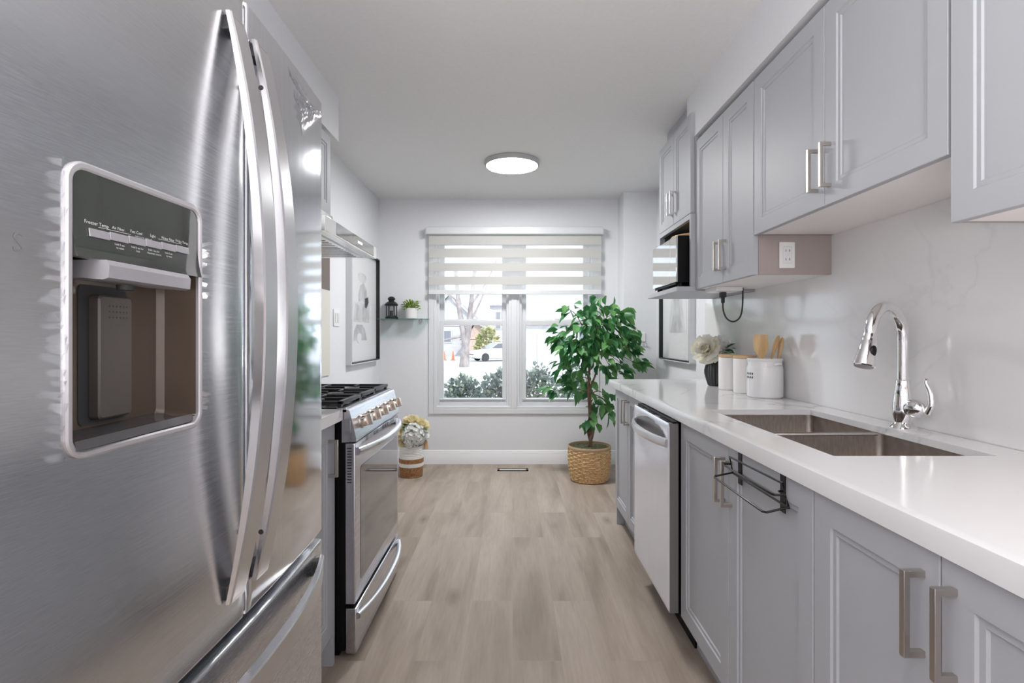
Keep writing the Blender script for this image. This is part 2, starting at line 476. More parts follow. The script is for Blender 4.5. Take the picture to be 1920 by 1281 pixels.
# ---- window: casing, frame, mullion, four sashes with panes, catches
win = thing('window_1', (0.026, YB, .47), None, None, None, 'structure')
cas = MB()
X0, X1, Z0, Z1 = -.785, .81, .47, 2.19


def pframe(mb, x0, x1, z0, z1, w, ya, yb, bev=.003):
    mb.box(x0, x0 + w, ya, yb, z0, z1, bev); mb.box(x1 - w, x1, ya, yb, z0, z1, bev)
    mb.box(x0 + w, x1 - w, ya, yb, z0, z0 + w, bev); mb.box(x0 + w, x1 - w, ya, yb, z1 - w, z1, bev)


pframe(cas, X0, X1, Z0, Z1, .045, YB - .016, YB + .001)
pframe(cas, X0 + .045, X1 - .045, Z0 + .045, Z1 - .045, .025, YB - .010, YB + .10)
cas.build('window_casing', 'casing', win)
mu = MB(); mu.box(-.012, .042, YB - .012, YB + .13, WZ0, WZ1, .002); mu.box(-.035, -.012, YB - .004, YB + .13, WZ0, WZ1, .002); mu.box(.042, .065, YB - .004, YB + .13, WZ0, WZ1, .002)
mu.build('mullion', 'casing', win)
for xa, xb in ((-.715, -.035), (.065, .74)):
    fr = MB(); pframe(fr, xa - .012, xb + .012, .535, 2.135, .035, YB + .03, YB + .14); fr.build('window_frame', 'vinyl', win)
    lo = MB(); pframe(lo, xa + .018, xb - .018, .565, 1.345, .045, YB + .045, YB + .085)
    lo.box(xa + .03, xb - .03, YB + .03, YB + .05, .597, .606, .002)
    s = lo.build('sash', 'vinyl', win)
    ct = MB(); xm = (xa + xb) / 2 + .01; ct.box(xm - .035, xm + .035, YB + .05, YB + .08, 1.343, 1.352, .002); ct.box(xm - .01, xm + .03, YB + .05, YB + .07, 1.350, 1.364, .003)
    for e in (xa + .06, xb - .06): ct.box(e - .018, e + .018, YB + .05, YB + .08, 1.343, 1.351, .002)
    ct.build('sash_lock', 'vinyl', s)
    bx(xa + .055, xb - .055, YB + .063, YB + .066, .60, 1.31).build('pane', 'glass', s)
    up = MB(); pframe(up, xa + .018, xb - .018, 1.31, 2.115, .048, YB + .095, YB + .13); s2 = up.build('sash', 'vinyl', win)
    bx(xa + .058, xb - .058, YB + .111, YB + .114, 1.35, 2.08).build('pane', 'glass', s2)

# ================================================================== outside
GZ = -.76
g = MB(); g.box(-60, 60, 15, 110, GZ - .1, GZ); struct(g.build('ground', 'asphalt'))
g = MB(); g.prism([(5.25, -.1), (5.25, -.4), (15.0, GZ - .3), (15.0, GZ + .01)], 'x', -40, 40); struct(g.build('terrain_lawn', 'lawn'))


def leafpts(size, w, fold=.18):
    return [(0, 0, 0), (.28 * size, w * .5, fold * w), (.62 * size, w * .42, fold * w), (size, 0, -.06 * size), (.62 * size, -w * .42, fold * w), (.28 * size, -w * .5, fold * w), (.45 * size, 0, 0)]


def leaf(mb, pos, d, size, w, roll=0.0, mi=0):
    d = Vector(d).normalized(); up = Vector((0, 0, 1)) if abs(d.z) < .95 else Vector((1, 0, 0))
    s = d.cross(up).normalized(); n = s.cross(d)
    s2 = s * math.cos(roll) + n * math.sin(roll); n2 = n * math.cos(roll) - s * math.sin(roll)
    v = [mb.bm.verts.new(Vector(pos) + d * a + s2 * c + n2 * e) for a, c, e in leafpts(size, w)]
    for f in ((0, 6, 1), (1, 6, 2), (2, 6, 3), (3, 6, 4), (4, 6, 5), (5, 6, 0)): mb.bm.faces.new([v[i] for i in f]).material_index = mi


def rnd(a=1.0): return Vector((random.uniform(-a, a), random.uniform(-a, a), random.uniform(-a, a)))


def rdir():
    while True:
        v = rnd()
        if .05 < v.length < 1: return v.normalized()


def shrub(name, c, rx, ry, rz, n, size, m, label, group):
    t = thing(name, (c[0], c[1], c[2]), label, 'shrub', group)
    mb = MB()
    for _ in range(n):
        d = rdir(); d.z = abs(d.z) * 1.1 - .1
        r = random.uniform(.75, 1.06) + .12 * noise.noise(d * 3 + Vector(c))
        p = Vector((c[0] + d.x * rx * r, c[1] + d.y * ry * r, c[2] + max(.0, d.z) * rz * r))
        leaf(mb, p, d + rnd(.9), size * random.uniform(.7, 1.3), size * .6, random.uniform(-1, 1))
    mb.build('foliage', m, t, smooth=80)
    st = MB()
    for k in range(7):
        a = 2 * PI * k / 7; st.tube([(c[0], c[1], c[2] - .15), (c[0] + .45 * rx * math.cos(a), c[1] + .45 * ry * math.sin(a), c[2] + .7 * rz)], [.014, .006], 5)
    st.build('stem', 'treebark', t)
    return t


for hx, hy, hz, lab in ((-1.25, 7.1, .80, 'grey-green shrub outside, leftmost through the left window'), (-.72, 7.75, .84, 'grey-green shrub outside the middle of the left window'), (-.19, 7.1, .96, 'taller grey-green shrub outside at the right edge of the left window'),
                        (.34, 7.75, .98, 'grey-green shrub outside at the left edge of the right window'), (.87, 7.1, 1.04, 'grey-green shrub outside the right window, left of the ficus trunk'), (1.40, 7.75, .95, 'grey-green shrub outside the right window behind the ficus')):
    shrub('hedge_shrub', (hx, hy, -.25), .38, .27, hz, 1700, .075, 'hedge', lab, 'shrubs outside the window')


def car(loc, yaw):
    t = thing('car', loc, 'white sedan parked across the street, seen through the left window', 'car')
    R = Matrix.Translation(Vector(loc)) @ Matrix.Rotation(yaw, 4, 'Z')
    prof = [(-2.28, .42), (-2.3, .72), (-2.15, .92), (-1.5, .98), (1.0, .93), (1.9, .80), (2.25, .62), (2.3, .36), (2.1, .24), (-2.1, .24)]
    b = MB(); secs = []
    for y, s, dz in ((-.9, .97, -.0), (-.84, 1.0, 0), (.84, 1.0, 0), (.9, .97, 0)):
        secs.append([R @ Vector((px * s, y, .24 + (pz - .24) * (1 if abs(y) < .88 else .93))) for px, pz in prof])
    b.rings(secs); body = b.build('body', 'carpaint', t, 25)
    cb = MB(); low = [(-1.75, .95), (1.05, .92)]; roof = [(-1.05, 1.43), (-.2, 1.46), (.35, 1.41)]
    pr = [(-1.75, .95), (-1.05, 1.43), (-.2, 1.46), (.35, 1.41), (1.15, .92)]
    cb.rings([[R @ Vector((px, y * (1 if pz < 1 else .80), pz)) for px, pz in pr] for y in (-.80, .80)])
    cb.build('cabin', 'carpaint', t, 25)
    ws = MB(); ws.face([R @ Vector(p) for p in ((.40, -.60, 1.395), (1.10, -.72, .955), (1.10, .72, .955), (.40, .60, 1.395))]); ws.build('windscreen', 'carglass', t)
    for s in (-1, 1):
        sw = MB(); sw.face([R @ Vector(p) for p in ((-1.45, s * .775, 1.0), (-.98, s * .665, 1.38), (.28, s * .665, 1.37), (.88, s * .78, 1.0))]); sw.build('side_window', 'carglass', t)
        for wx in (-1.38, 1.42):
            w = MB(); w.lathe([(.0, -.1), (.31, -.1), (.33, -.06), (.33, .06), (.31, .1), (.0, .1)], (0, 0, 0), 20, caps=(False, False), M4=R @ Matrix.Translation((wx, s * .82, .33)) @ Matrix.Rotation(PI / 2, 4, 'X'))
            w.build('wheel', 'tyre', t)
    gr = MB(); gr.box(2.27, 2.32, -.55, .55, .50, .58, M4=R); gr.build('grille', 'carglass', t)
    return t


car((-1.15, 42.5, GZ), math.radians(205))


def house(name, x0, x1, y0, y1, zw, zr, wallm, label, wins, doors=(), gable='x'):
    t = thing(name, ((x0 + x1) / 2, y0, GZ), label, 'house')
    bx(x0, x1, y0, y1, GZ, zw).build('house_wall', wallm, t)
    r = MB(); o = .5
    if gable == 'x':
        ym = (y0 + y1) / 2; r.prism([(y0 - o, zw - .1), (ym, zr), (y1 + o, zw - .1), (y1 + o, zw + .1), (ym, zr + .25), (y0 - o, zw + .1)][:], 'x', x0 - o, x1 + o)
    else:
        xm = (x0 + x1) / 2; r.prism([(x0 - o, zw - .1), (xm, zr), (x1 + o, zw - .1), (x1 + o, zw + .1), (xm, zr + .25), (x0 - o, zw + .1)], 'y', y0 - o, y1)
        w = MB(); w.prism([(x0, zw - .05), (xm, zr - .03), (x1, zw - .05)], 'y', y0, y0 + .1); w.build('gable', wallm, t)
    r.build('house_roof', 'roof', t)
    for xa, xb, za, zb in wins:
        f = MB(); f.box(xa - .1, xb + .1, y0 - .08, y0, za - .1, zb + .1); f = f.build('house_window', 'garage', t)
        bx(xa, xb, y0 - .1, y0 - .05, za, zb).build('pane', 'outglass', f)
    for xa, xb, zb, m in doors: bx(xa, xb, y0 - .07, y0, GZ, zb).build('house_door', m, t)
    return t


house('house', -9.5, -3.2, 55, 64, 2.2, 5.4, 'siding', 'pale house across the street behind the bare tree trunk', [(-7.6, -6.3, .6, 1.7), (-5.2, -4.2, .5, 1.7)], [], 'y')
house('house', -2.6, .2, 66, 74, 5.0, 7.0, 'siding', 'pale house with tall windows across the street behind the parked car', [(-2.0, -1.5, 2.1, 4.1), (-1.2, -.7, 2.1, 4.1), (-.4, 0, 2.1, 4.1)], [], 'x')
house('house', 1.2, 8.0, 48, 58, 2.4, 4.9, 'siding', 'pale house with garage door seen through the right window', [(5.9, 6.9, .6, 1.8)], [(2.2, 4.9, 1.55, 'garage')], 'x')
house('house', -4.4, -2.2, 50, 53.5, .9, 2.6, 'brick', 'low pinkish brick gable right of the bare tree trunk', [], [], 'y')
bt = thing('bare_tree', (-3.05, 34, GZ), 'bare forked tree on the street seen through the left window', 'tree')
tb = MB()
tb.tube(catmull([(-3.05, 34, GZ), (-3.0, 34, .2), (-2.98, 34, .7)], 5), [.34 - .012 * i for i in range(11)], 9)
for pts, r in (([(-2.98, 34, .6), (-3.15, 34, 1.6), (-3.4, 34, 3.2), (-3.6, 34, 5.5)], .24), ([(-2.98, 34, .6), (-2.8, 34, 1.5), (-2.65, 34, 3.0), (-2.35, 34, 5.6)], .25), ([(-3.1, 34, 1.2), (-4.0, 34, 1.0), (-4.9, 34, .75)], .10), ([(-2.75, 34, 1.9), (-2.2, 34, 3.0), (-1.6, 34, 4.4)], .09), ([(-3.4, 34, 3.0), (-4.3, 34, 4.2), (-5.0, 34, 5.4)], .1), ([(-2.6, 34, 3.2), (-1.7, 34, 4.5), (-1.0, 34, 6)], .09)):
    c = catmull(pts, 5); tb.tube(c, [r * (1 - .6 * i / len(c)) for i in range(len(c))], 7)
tb.build('trunk', 'treebark', bt)
shrub('round_bush', (-2.15, 47, GZ), 1.15, .7, 2.6, 700, .35, 'bushleaf', 'yellow-green bush beside the parked white car', None)
for x in (-5.45, -4.75):
    c = MB(); c.lathe([(.22, 0), (.22, .05), (.13, .06), (.03, .75), (.0, .75)], (x, 43, GZ), 12, caps=(True, False))
    tag(c.build('traffic_cone', 'cone', loc=(x, 43, GZ)), 'small orange traffic cone by the far kerb, ' + ('farther from' if x < -5 else 'nearer to') + ' the tree trunk', 'cone', 'orange cones across the street')

# ================================================================== cabinet kit
def door_mb(x, s, y0, y1, z0, z1, t=.02, ins=.058):
    """routed slab door in the plane x; s=+1: it faces -x (right run), s=-1: it faces +x (left run)"""
    b = MB(); loops = [(0, t), (0, .0015), (.0015, 0), (ins, 0), (ins + .003, .0045), (ins + .0135, .0045), (ins + .0165, .0085)]
    R = []
    for i, d in loops:
        X = x + s * d; R.append([Vector((X, y0 + i, z0 + i)), Vector((X, y1 - i, z0 + i)), Vector((X, y1 - i, z1 - i)), Vector((X, y0 + i, z1 - i))])
    b.rings(R); return b


def pull_mb(x, s, y, z0, z1, out=.034, w=.011):
    """square D pull standing off the plane x"""
    b = MB(); xo = x - s * out
    b.box(xo, xo + s * .010, y - w / 2, y + w / 2, z0, z1, .0012)
    b.box(xo + s * .008, x, y - w / 2, y + w / 2, z0, z0 + .011, .0012)
    b.box(xo + s * .008, x, y - w / 2, y + w / 2, z1 - .011, z1, .0012)
    return b


def add_door(parent, x, s, y0, y1, z0, z1, hy=None, hz=None, hm='nickel', ins=.058):
    d = door_mb(x, s, y0, y1, z0, z1, ins=ins).build('door', 'cab', parent, 20)
    if hy is not None: pull_mb(x, s, hy, hz[0], hz[1]).build('handle', hm, d)
    return d


# ---- right base cabinets
DX = .645
CT = .914


def base_cab(y0, y1, x, label, group, doors, toe=True):
    t = thing('base_cabinet', ((x + 1.24) / 2, (y0 + y1) / 2, 0), label, 'cabinet', group)
    b = MB(); b.box(x + .021, 1.262, y0, y1, .125, .66); b.box(x + .021, x + .04, y0, y1, .66, .872)
    for q in ((y0,) if 'sink' in label and 'under' in label else (y0, y1 - .018)): b.box(x + .021, 1.262, q, q + .018, .655, .8705)
    b.build('cabinet_body', 'cab_box', t)
    if toe: bx(x + .062, x + .08, y0, y1, 0, .125).build('toe_kick', 'cab', t)
    for (a, c, hy) in doors: add_door(t, x, 1, a, c, .125, .8705, hy, (.696, .833))
    return t


base_cab(1.156, 2.064, DX, 'grey two-door cabinet under the sink, between dishwasher and corner', 'grey base cabinets on the right', [(1.157, 1.607, 1.586), (1.610, 2.063, 1.637)])
base_cab(.46, 1.153, DX, 'grey two-door base cabinet nearest the camera, right of the sink cabinet', 'grey base cabinets on the right', [(.461, .8105, .785), (.8135, 1.152, .8465)])
fc = base_cab(2.675, 3.43, .655, 'narrow grey base cabinet at the far end, past the dishwasher', 'grey base cabinets on the right', [(2.677, 3.0535, 3.028), (3.0565, 3.428, 3.100)])
bx(.665, 1.262, 3.4305, 3.448, 0, .872).build('end_panel', 'cab', fc)

# ---- worktop with sink cut-out, mitred front
wt = thing('worktop', (.95, 1.9, CT - .042), 'long white veined quartz worktop around the sink on the right', 'worktop')
SX0, SX1, SY0, SY1 = .765, 1.155, 1.284, 2.089
b = MB(); z0, z1 = CT - .020, CT
b.box(.660, SX0, .30, 3.54, z0, z1); b.box(SX1, 1.263, .30, 3.54, z0, z1)
b.box(SX0, SX1, .30, SY0, z0, z1); b.box(SX0, SX1, SY1, 3.54, z0, z1)
b.prism([(.636, CT - .041), (.6365, CT - .0415), (.660, CT - .0415), (.660, CT), (.638, CT), (.6365, CT - .0006), (.636, CT - .002)], 'y', .30, 3.54)
b.prism([(.6365, 3.54), (.660, 3.54), (1.263, 3.54), (1.263, 3.56), (.650, 3.56), (.641, 3.556), (.6365, 3.548)], 'z', CT - .0415, CT)
b.build('slab', 'quartz', wt)

# ---- sink
sk = thing('double_sink', (.96, 1.69, .70), 'stainless steel double-bowl sink set under the white worktop', 'sink')
zt, zb = CT - .021, .70


def bowl(y0, y1):
    b = MB(); x0, x1 = SX0 - .006, SX1 + .006
    def rr(i, z): return [Vector((px, py, z)) for px, py in rrect(x0 + i, x1 - i, y0 + i, y1 - i, max(.012, .022), 5)]
    R = [rr(-.012, zt), rr(0, zt), rr(0, zb + .02), rr(.012, zb), rr(.06, zb - .003)]
    b.rings(R, True, (False, True)); o = b.build('bowl', 'sink', sk, 40)
    d = MB(); d.lathe([(.0, .002), (.04, .002), (.045, .0), (.045, -.002)], ((x0 + x1) / 2, (y0 + y1) / 2, zb), 20, caps=(False, False)); d.build('drain', 'chrome', o)


bowl(SY0 - .01, 1.695); bowl(1.715, SY1 + .004)
bx(SX0 + .004, SX1 - .004, 1.692, 1.718, zt - .007, zt - .0005, .002).build('divider', 'brightnickel', sk)

# ---- faucet: tapered body, gooseneck, pull-down head, side lever
fx, fy = 1.200, 1.655
fa = thing('kitchen_faucet', (fx, fy, CT), 'chrome pull-down kitchen faucet with tall curved spout behind the sink', 'faucet')
b = MB(); b.lathe([(.036, 0), (.037, .004), (.034, .010), (.027, .016), (.024, .022), (.027, .034), (.0285, .05), (.0275, .075), (.025, .10), (.0215, .128), (.0205, .130), (.0195, .150), (.0175, .152)], (fx, fy, CT), 28)
b.build('faucet_body', 'chrome', fa)
sd = Vector((-math.cos(math.radians(30)), -math.sin(math.radians(30)), 0)); B = Vector((fx, fy, CT))
pts = [B + Vector((0, 0, .150)), B + Vector((0, 0, .21)), B + Vector((0, 0, .27))]
RR = .096
for k in range(1, 15):
    a = PI * k / 14 * .97; pts.append(B + Vector((0, 0, .278)) + sd * (RR - RR * math.cos(a)) + Vector((0, 0, RR * math.sin(a))))
b = MB(); b.tube(pts, .0163, 18); b.build('spout', 'chrome', fa)
hp = pts[-1]; hd = (pts[-1] - pts[-2]).normalized(); hd = (hd + sd * .14).normalized()
q = Vector((0, 0, 1)).rotation_difference(hd).to_matrix().to_4x4()
b = MB(); b.lathe([(.0165, -.004), (.019, .010), (.0185, .018), (.0195, .020), (.023, .05), (.0275, .082), (.0285, .092), (.026, .095), (.0, .094)], hp, 24, caps=(True, False), M4=q); hh = b.build('spray_head', 'chrome', fa)
b = MB(); b.lathe([(.024, .0952), (.0, .0956)], hp, 20, caps=(False, False), M4=q); b.build('spray_face', 'dispframe', hh)
bn = hp + hd * .047; bd = Vector((.15, -.97, .0)).normalized()
b = MB(); b.lathe([(.0, 0), (.0095, 0), (.0095, .004), (.007, .006), (.0, .006)], bn + bd * .0205, 16, caps=(False, False), M4=Vector((0, 0, 1)).rotation_difference(bd).to_matrix().to_4x4() @ Matrix.Diagonal((1, 1.7, 1, 1))); b.build('spray_button', 'blackmetal', hh)
sv = Vector((.30, -.954, 0)); lc = B + Vector((0, 0, .066)) + sv * .012
qv = Vector((0, 0, 1)).rotation_difference((sv + Vector((0, 0, .05))).normalized()).to_matrix().to_4x4()
b = MB(); b.lathe([(.012, -.004), (.024, .006), (.029, .020), (.029, .032), (.025, .046), (.019, .054), (.010, .058), (.0, .059)], lc, 24, caps=(True, False), M4=qv); b.build('valve_ball', 'chrome', fa)
tip = lc + sv * .062
b = MB(); lp = catmull([tip + Vector((0, 0, -.008)), tip + sv * .010 + Vector((0, 0, .02)), tip + sv * .004 + Vector((.002, 0, .055)), tip + sv * -.006 + Vector((.0, 0, .082)), tip + sv * -.004 + Vector((0, 0, .094))], 6)
b.tube(lp, [.012 - .0065 * min(1, i / len(lp) * 1.2) for i in range(len(lp))], 12); b.build('lever', 'chrome', fa)

# ---- backsplash
tag(MB().prism([(.2, CT), (3.54, CT), (3.54, 1.432), (2.8125, 1.432), (2.8125, 1.62), (.2, 1.62)], 'x', 1.265, 1.2795).build('backsplash', 'quartz_wall', loc=(1.272, 1.9, CT)), 'glossy white quartz backsplash slab behind faucet and canisters', 'backsplash')

# ---- dishwasher
dw = thing('dishwasher', (.93, 2.366, 0), 'stainless dishwasher with curved bar handle between two grey base cabinets', 'dishwasher')
y0, y1, z0, z1 = 2.068, 2.664, .135, .862
bx(.64, 1.25, y0 + .042, y1 + .004, .11, .868).build('tub', 'blackside', dw)
b = MB(); nY, nZ = 48, 72; x = .60
gv = []
for j in range(nZ + 1):
    z = z0 + (z1 - z0) * j / nZ; row = []
    for i in range(nY + 1):
        y = y0 + (y1 - y0) * i / nY; d = 0
        u = (y - (y0 + y1) / 2) / .262; v = (z - .785) / .050
        if v > -.6:
            rr = u * u + max(v, 0) ** 2
            if rr < 1: d = .030 * (1 - rr) ** .6 * (1 if v >= 0 else max(0, 1 + v / .6))
        e = min(y - y0, y1 - y, z - z0, z1 - z); d += .003 * max(0, 1 - e / .006) ** 2
        row.append(b.bm.verts.new((x + d, y, z)))
    gv.append(row)
for j in range(nZ):
    for i in range(nY): b.bm.faces.new((gv[j][i], gv[j][i + 1], gv[j + 1][i + 1], gv[j + 1][i]))
dd = b.build('door', 'dish', dw, 50)
bx(.603, .637, y0, y1, z0, z1).build('door_edge', 'dishside', dd)
b = MB(); R = []
for i in range(25):
    u = -1 + 2 * i / 24; y = (y0 + y1) / 2 + u * .285; xo = .592 - .040 * (1 - abs(u) ** 2.4)
    R.append([Vector((xo, y, .768)), Vector((xo - .004, y, .782)), Vector((xo, y, .799)), Vector((xo + .012, y, .801)), Vector((xo + .014, y, .768))])
b.rings(R); b.build('handle', 'handle', dd)
b = MB(); b.box(.618, .66, y0 + .01, y1 - .01, .862, .869)
for k in range(3): b.box(.606, .634, y0 + .05 + k * .2, y0 + .15 + k * .2, .8621, .8650)
b.build('control_strip', 'blackside', dd)
bx(.70, .72, y0, y1, 0, .115).build('toe_kick', 'blackside', dw)

# ---- black wire rack over the sink cabinet's near door
rk = thing('wire_rack', (.643, 1.40, .80), 'black wire rack hooked over the sink cabinet door', 'rack')
for y in (1.523, 1.282):
    b = MB(); b.box(.6425, .6448, y - .012, y + .012, .780, .8722, .0004); b.box(.6425, .668, y - .012, y + .012, .8707, .8722, .0004)
    b.build('hanger_strap', 'blackmetal', rk)
wr = .0028
b = MB(); b.tube([(.628, 1.251, .857), (.628, 1.559, .850), (.639, 1.561, .802), (.639, 1.245, .802)], wr, 8, loop=True); b.tube([(.6425, 1.282, .83), (.633, 1.282, .83)], wr, 6); b.build('back_wire', 'blackmetal', rk)
b = MB(); b.tube([(.632, 1.248, .831), (.609, 1.253, .830), (.606, 1.261, .830), (.606, 1.554, .829), (.609, 1.560, .829), (.632, 1.560, .829)], wr, 8); b.build('upper_wire', 'blackmetal', rk)
b = MB(); b.tube([(.639, 1.245, .804), (.590, 1.251, .790), (.585, 1.261, .789), (.582, 1.553, .792), (.586, 1.561, .793), (.639, 1.561, .804)], wr, 8); b.build('lower_wire', 'blackmetal', rk)

# ---- right wall cabinets
UX = .955


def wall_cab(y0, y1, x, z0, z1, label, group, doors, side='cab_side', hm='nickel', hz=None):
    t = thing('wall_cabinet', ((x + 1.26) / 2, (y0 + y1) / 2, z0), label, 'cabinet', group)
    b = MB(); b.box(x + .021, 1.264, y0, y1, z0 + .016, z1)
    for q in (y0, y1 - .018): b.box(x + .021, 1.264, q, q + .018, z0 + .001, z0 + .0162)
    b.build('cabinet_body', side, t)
    bx(x + .021, 1.264, y0 + .0182, y1 - .0182, z0 + .001, z0 + .0155).build('bottom_panel', 'cab_under', t)
    for a, c, hy in doors: add_door(t, x, 1, a, c, z0, z1 - .002, hy, hz, hm)
    return t


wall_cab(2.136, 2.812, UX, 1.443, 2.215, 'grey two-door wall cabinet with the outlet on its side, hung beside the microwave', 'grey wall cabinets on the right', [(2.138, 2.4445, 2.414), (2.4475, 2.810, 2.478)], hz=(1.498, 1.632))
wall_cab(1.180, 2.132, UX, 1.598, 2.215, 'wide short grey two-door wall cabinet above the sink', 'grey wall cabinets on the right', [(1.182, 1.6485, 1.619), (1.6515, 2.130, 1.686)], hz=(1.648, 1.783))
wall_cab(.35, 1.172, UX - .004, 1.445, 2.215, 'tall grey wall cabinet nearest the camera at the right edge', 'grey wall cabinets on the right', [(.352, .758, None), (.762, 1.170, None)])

# ---- microwave cabinet with open niche and deep shelf
x = .932
mc = thing('microwave_cabinet', (1.1, 3.12, 1.434), 'grey cabinet reaching the ceiling with an open niche for the microwave', 'cabinet')
b = MB(); y0, y1 = 2.817, 3.423
b.box(x + .021, 1.278, y0, y1, 1.844, 2.372); b.box(x, 1.278, y0, y0 + .020, 1.4595, 1.842); b.box(x, 1.278, y1 - .020, y1, 1.4595, 1.842)
b.box(x, 1.278, y0 + .02, y1 - .02, 1.815, 1.842)
b.build('cabinet_body', 'cab', mc)
bx(1.255, 1.278, y0 + .02, y1 - .02, 1.4595, 1.815).build('niche_back', 'niche', mc)
b = MB(); b.box(x + .03, 1.255, y0 + .0201, y0 + .0215, 1.4595, 1.8149); b.box(x + .03, 1.255, y1 - .0215, y1 - .0201, 1.4595, 1.8149); b.box(x + .02, 1.255, y0 + .0215, y1 - .0215, 1.8135, 1.8149)
b.build('niche_lining', 'niche', mc)
bx(.858, 1.278, y0 - .002, y1 - .002, 1.434, 1.459, .002).build('shelf', 'cab', mc)
bx(x + .05, 1.278, y0 + .005, y1 - .005, 2.372, H - .001).build('filler_panel', 'cab', mc)
add_door(mc, x, 1, y0 + .002, 3.1165, 1.845, 2.370, 3.087, (1.90, 2.031), 'brightnickel', .05)
add_door(mc, x, 1, 3.1195, y1 - .002, 1.845, 2.370, 3.150, (1.90, 2.031), 'brightnickel', .05)

mw = thing('microwave_oven', (1.05, 3.108, 1.459), 'black microwave with mirrored door in the open cabinet niche', 'microwave')
bx(.882, 1.225, 2.872, 3.344, 1.487, 1.737, .003).build('housing', 'mwbody', mw)
md = bx(.872, .882, 2.985, 3.344, 1.489, 1.735, .002).build('door', 'mwglass', mw)
bx(.872, .882, 2.872, 2.983, 1.489, 1.735, .002).build('control_panel', 'mwglass', mw)
for fxx, fyy in ((.905, 2.90), (.905, 3.31), (1.2, 2.90), (1.2, 3.31)):
    MB().lathe([(.014, 0), (.016, .03)], (fxx, fyy, 1.459), 12).build('foot', 'mwbody', mw)
bx(.878, .884, 2.9, 3.32, 1.478, 1.488).build('bottom_trim', 'blackside', mw)
# rattan board on the microwave
b = MB(); b.tube([(1.03 + .125 * math.cos(a), 3.03 + .125 * math.sin(a), 1.749) for a in [2 * PI * k / 40 for k in range(40)]], .011, 10, loop=True)
tr = thing('rattan_tray', (1.03, 3.03, 1.737), 'round tan rattan tray on top of the microwave', 'tray')
b.build('tray_rim', 'bamboo2', tr)
MB().lathe([(.0, .002), (.12, .002), (.12, .008), (.0, .008)], (1.03, 3.03, 1.7365), 32, caps=(False, False)).build('tray_base', 'bamboo', tr)

# ---- outlet on the side of the two-door wall cabinet
ol = thing('wall_outlet', (1.087, 2.136, 1.52), 'white outlet plate on the taupe side of the wall cabinet over the faucet', 'outlet')
bx(1.056, 1.118, 2.130, 2.1358, 1.468, 1.572, .003).build('plate', 'plastic', ol)
bx(1.070, 1.104, 2.1275, 2.1305, 1.487, 1.553, .002).build('socket', 'ceramic', ol)
for zc in (1.503, 1.537):
    b = MB(); b.box(1.079, 1.081, 2.1268, 2.1278, zc - .005, zc + .005); b.box(1.093, 1.095, 2.1268, 2.1278, zc - .005, zc + .005)
    b.build('slot', 'dark', ol)

# ---- power bar, plug and cord below the wall cabinet
pb = bx(1.00, 1.13, 2.64, 2.80, 1.421, 1.4435, .004).build('power_bar', 'plastic', loc=(1.06, 2.72, 1.421)); tag(pb, 'white power bar under the wall cabinet with a cord plugged in', 'power bar')
cdn = thing('charging_lead', (1.06, 2.72, 1.42), 'dark grey power cord hanging in a loop under the wall cabinet', 'cord')
b = MB(); b.box(1.048, 1.076, 2.705, 2.735, 1.394, 1.4208, .004); b.box(1.054, 1.070, 2.711, 2.729, 1.366, 1.396, .004); b.build('plug', 'gasket', cdn)
b = MB(); b.tube(catmull([(1.062, 2.72, 1.37), (1.064, 2.72, 1.33), (1.080, 2.72, 1.29), (1.112, 2.72, 1.272), (1.145, 2.72, 1.29), (1.160, 2.72, 1.34), (1.163, 2.72, 1.4435)], 8), .0042, 8); b.build('cable', 'gasket', cdn)

# ---- worktop objects
def canister(c, r, h, label):
    t = thing('canister', c, label, 'canister', 'matching white canisters')
    MB().lathe([(r - .004, 0), (r, .005), (r, h - .018), (r - .002, h - .015), (0, h - .015)], c, 36, caps=(True, False)).build('jar', 'canister', t)
    MB().lathe([(r - .004, h - .015), (r, h - .012), (r, h - .002), (r - .003, h), (0, h)], c, 36, caps=(True, False)).build('lid', 'lidwood', t)


canister((1.163, 2.695, CT), .055, .188, 'white canister with wooden lid right behind the utensil crock')
canister((1.155, 2.868, CT), .055, .187, 'white canister with wooden lid beside the black ribbed vase')
cx, cy_ = 1.178, 2.515
ck = thing('utensil_crock', (cx, cy_, CT), 'glossy white crock holding wooden utensils, right of the canisters', 'crock')
MB().lathe([(.072, 0), (.078, .006), (.079, .02), (.079, .135), (.076, .146), (.074, .150), (.074, .168), (.077, .172), (.078, .178), (.076, .182), (.072, .182), (.070, .176), (.070, .02), (0, .015)], (cx, cy_, CT), 48, caps=(True, False)).build('crock_body', 'ceramic', ck)
for a in (-70, 110):
    aa = math.radians(a); d = Vector((math.cos(aa), math.sin(aa), 0)); s = Vector((-d.y, d.x, 0)); c0 = Vector((cx, cy_, CT + .155)) + d * .074
    b = MB(); b.tube([c0 + s * (.016 * math.cos(k)) + d * (.012 * max(0, math.sin(k))) + Vector((0, 0, .004 * math.sin(k))) for k in [PI * i / 10 for i in range(11)]], .0055, 10); b.build('handle', 'ceramic', ck)
b = MB()
for zc, hgt, half in ((.105, .012, .03), (.088, .012, .05)):
    for k in range(4):
        a0 = math.radians(188 + k * 9 - 14); a1 = a0 + math.radians(5)
        b.face([(cx + .0797 * math.cos(a), cy_ + .0797 * math.sin(a), CT + z) for a, z in ((a0, zc), (a1, zc + .003), (a1, zc + hgt), (a0, zc + hgt - .002))])
b.build('emblem', 'blackmark', ck)
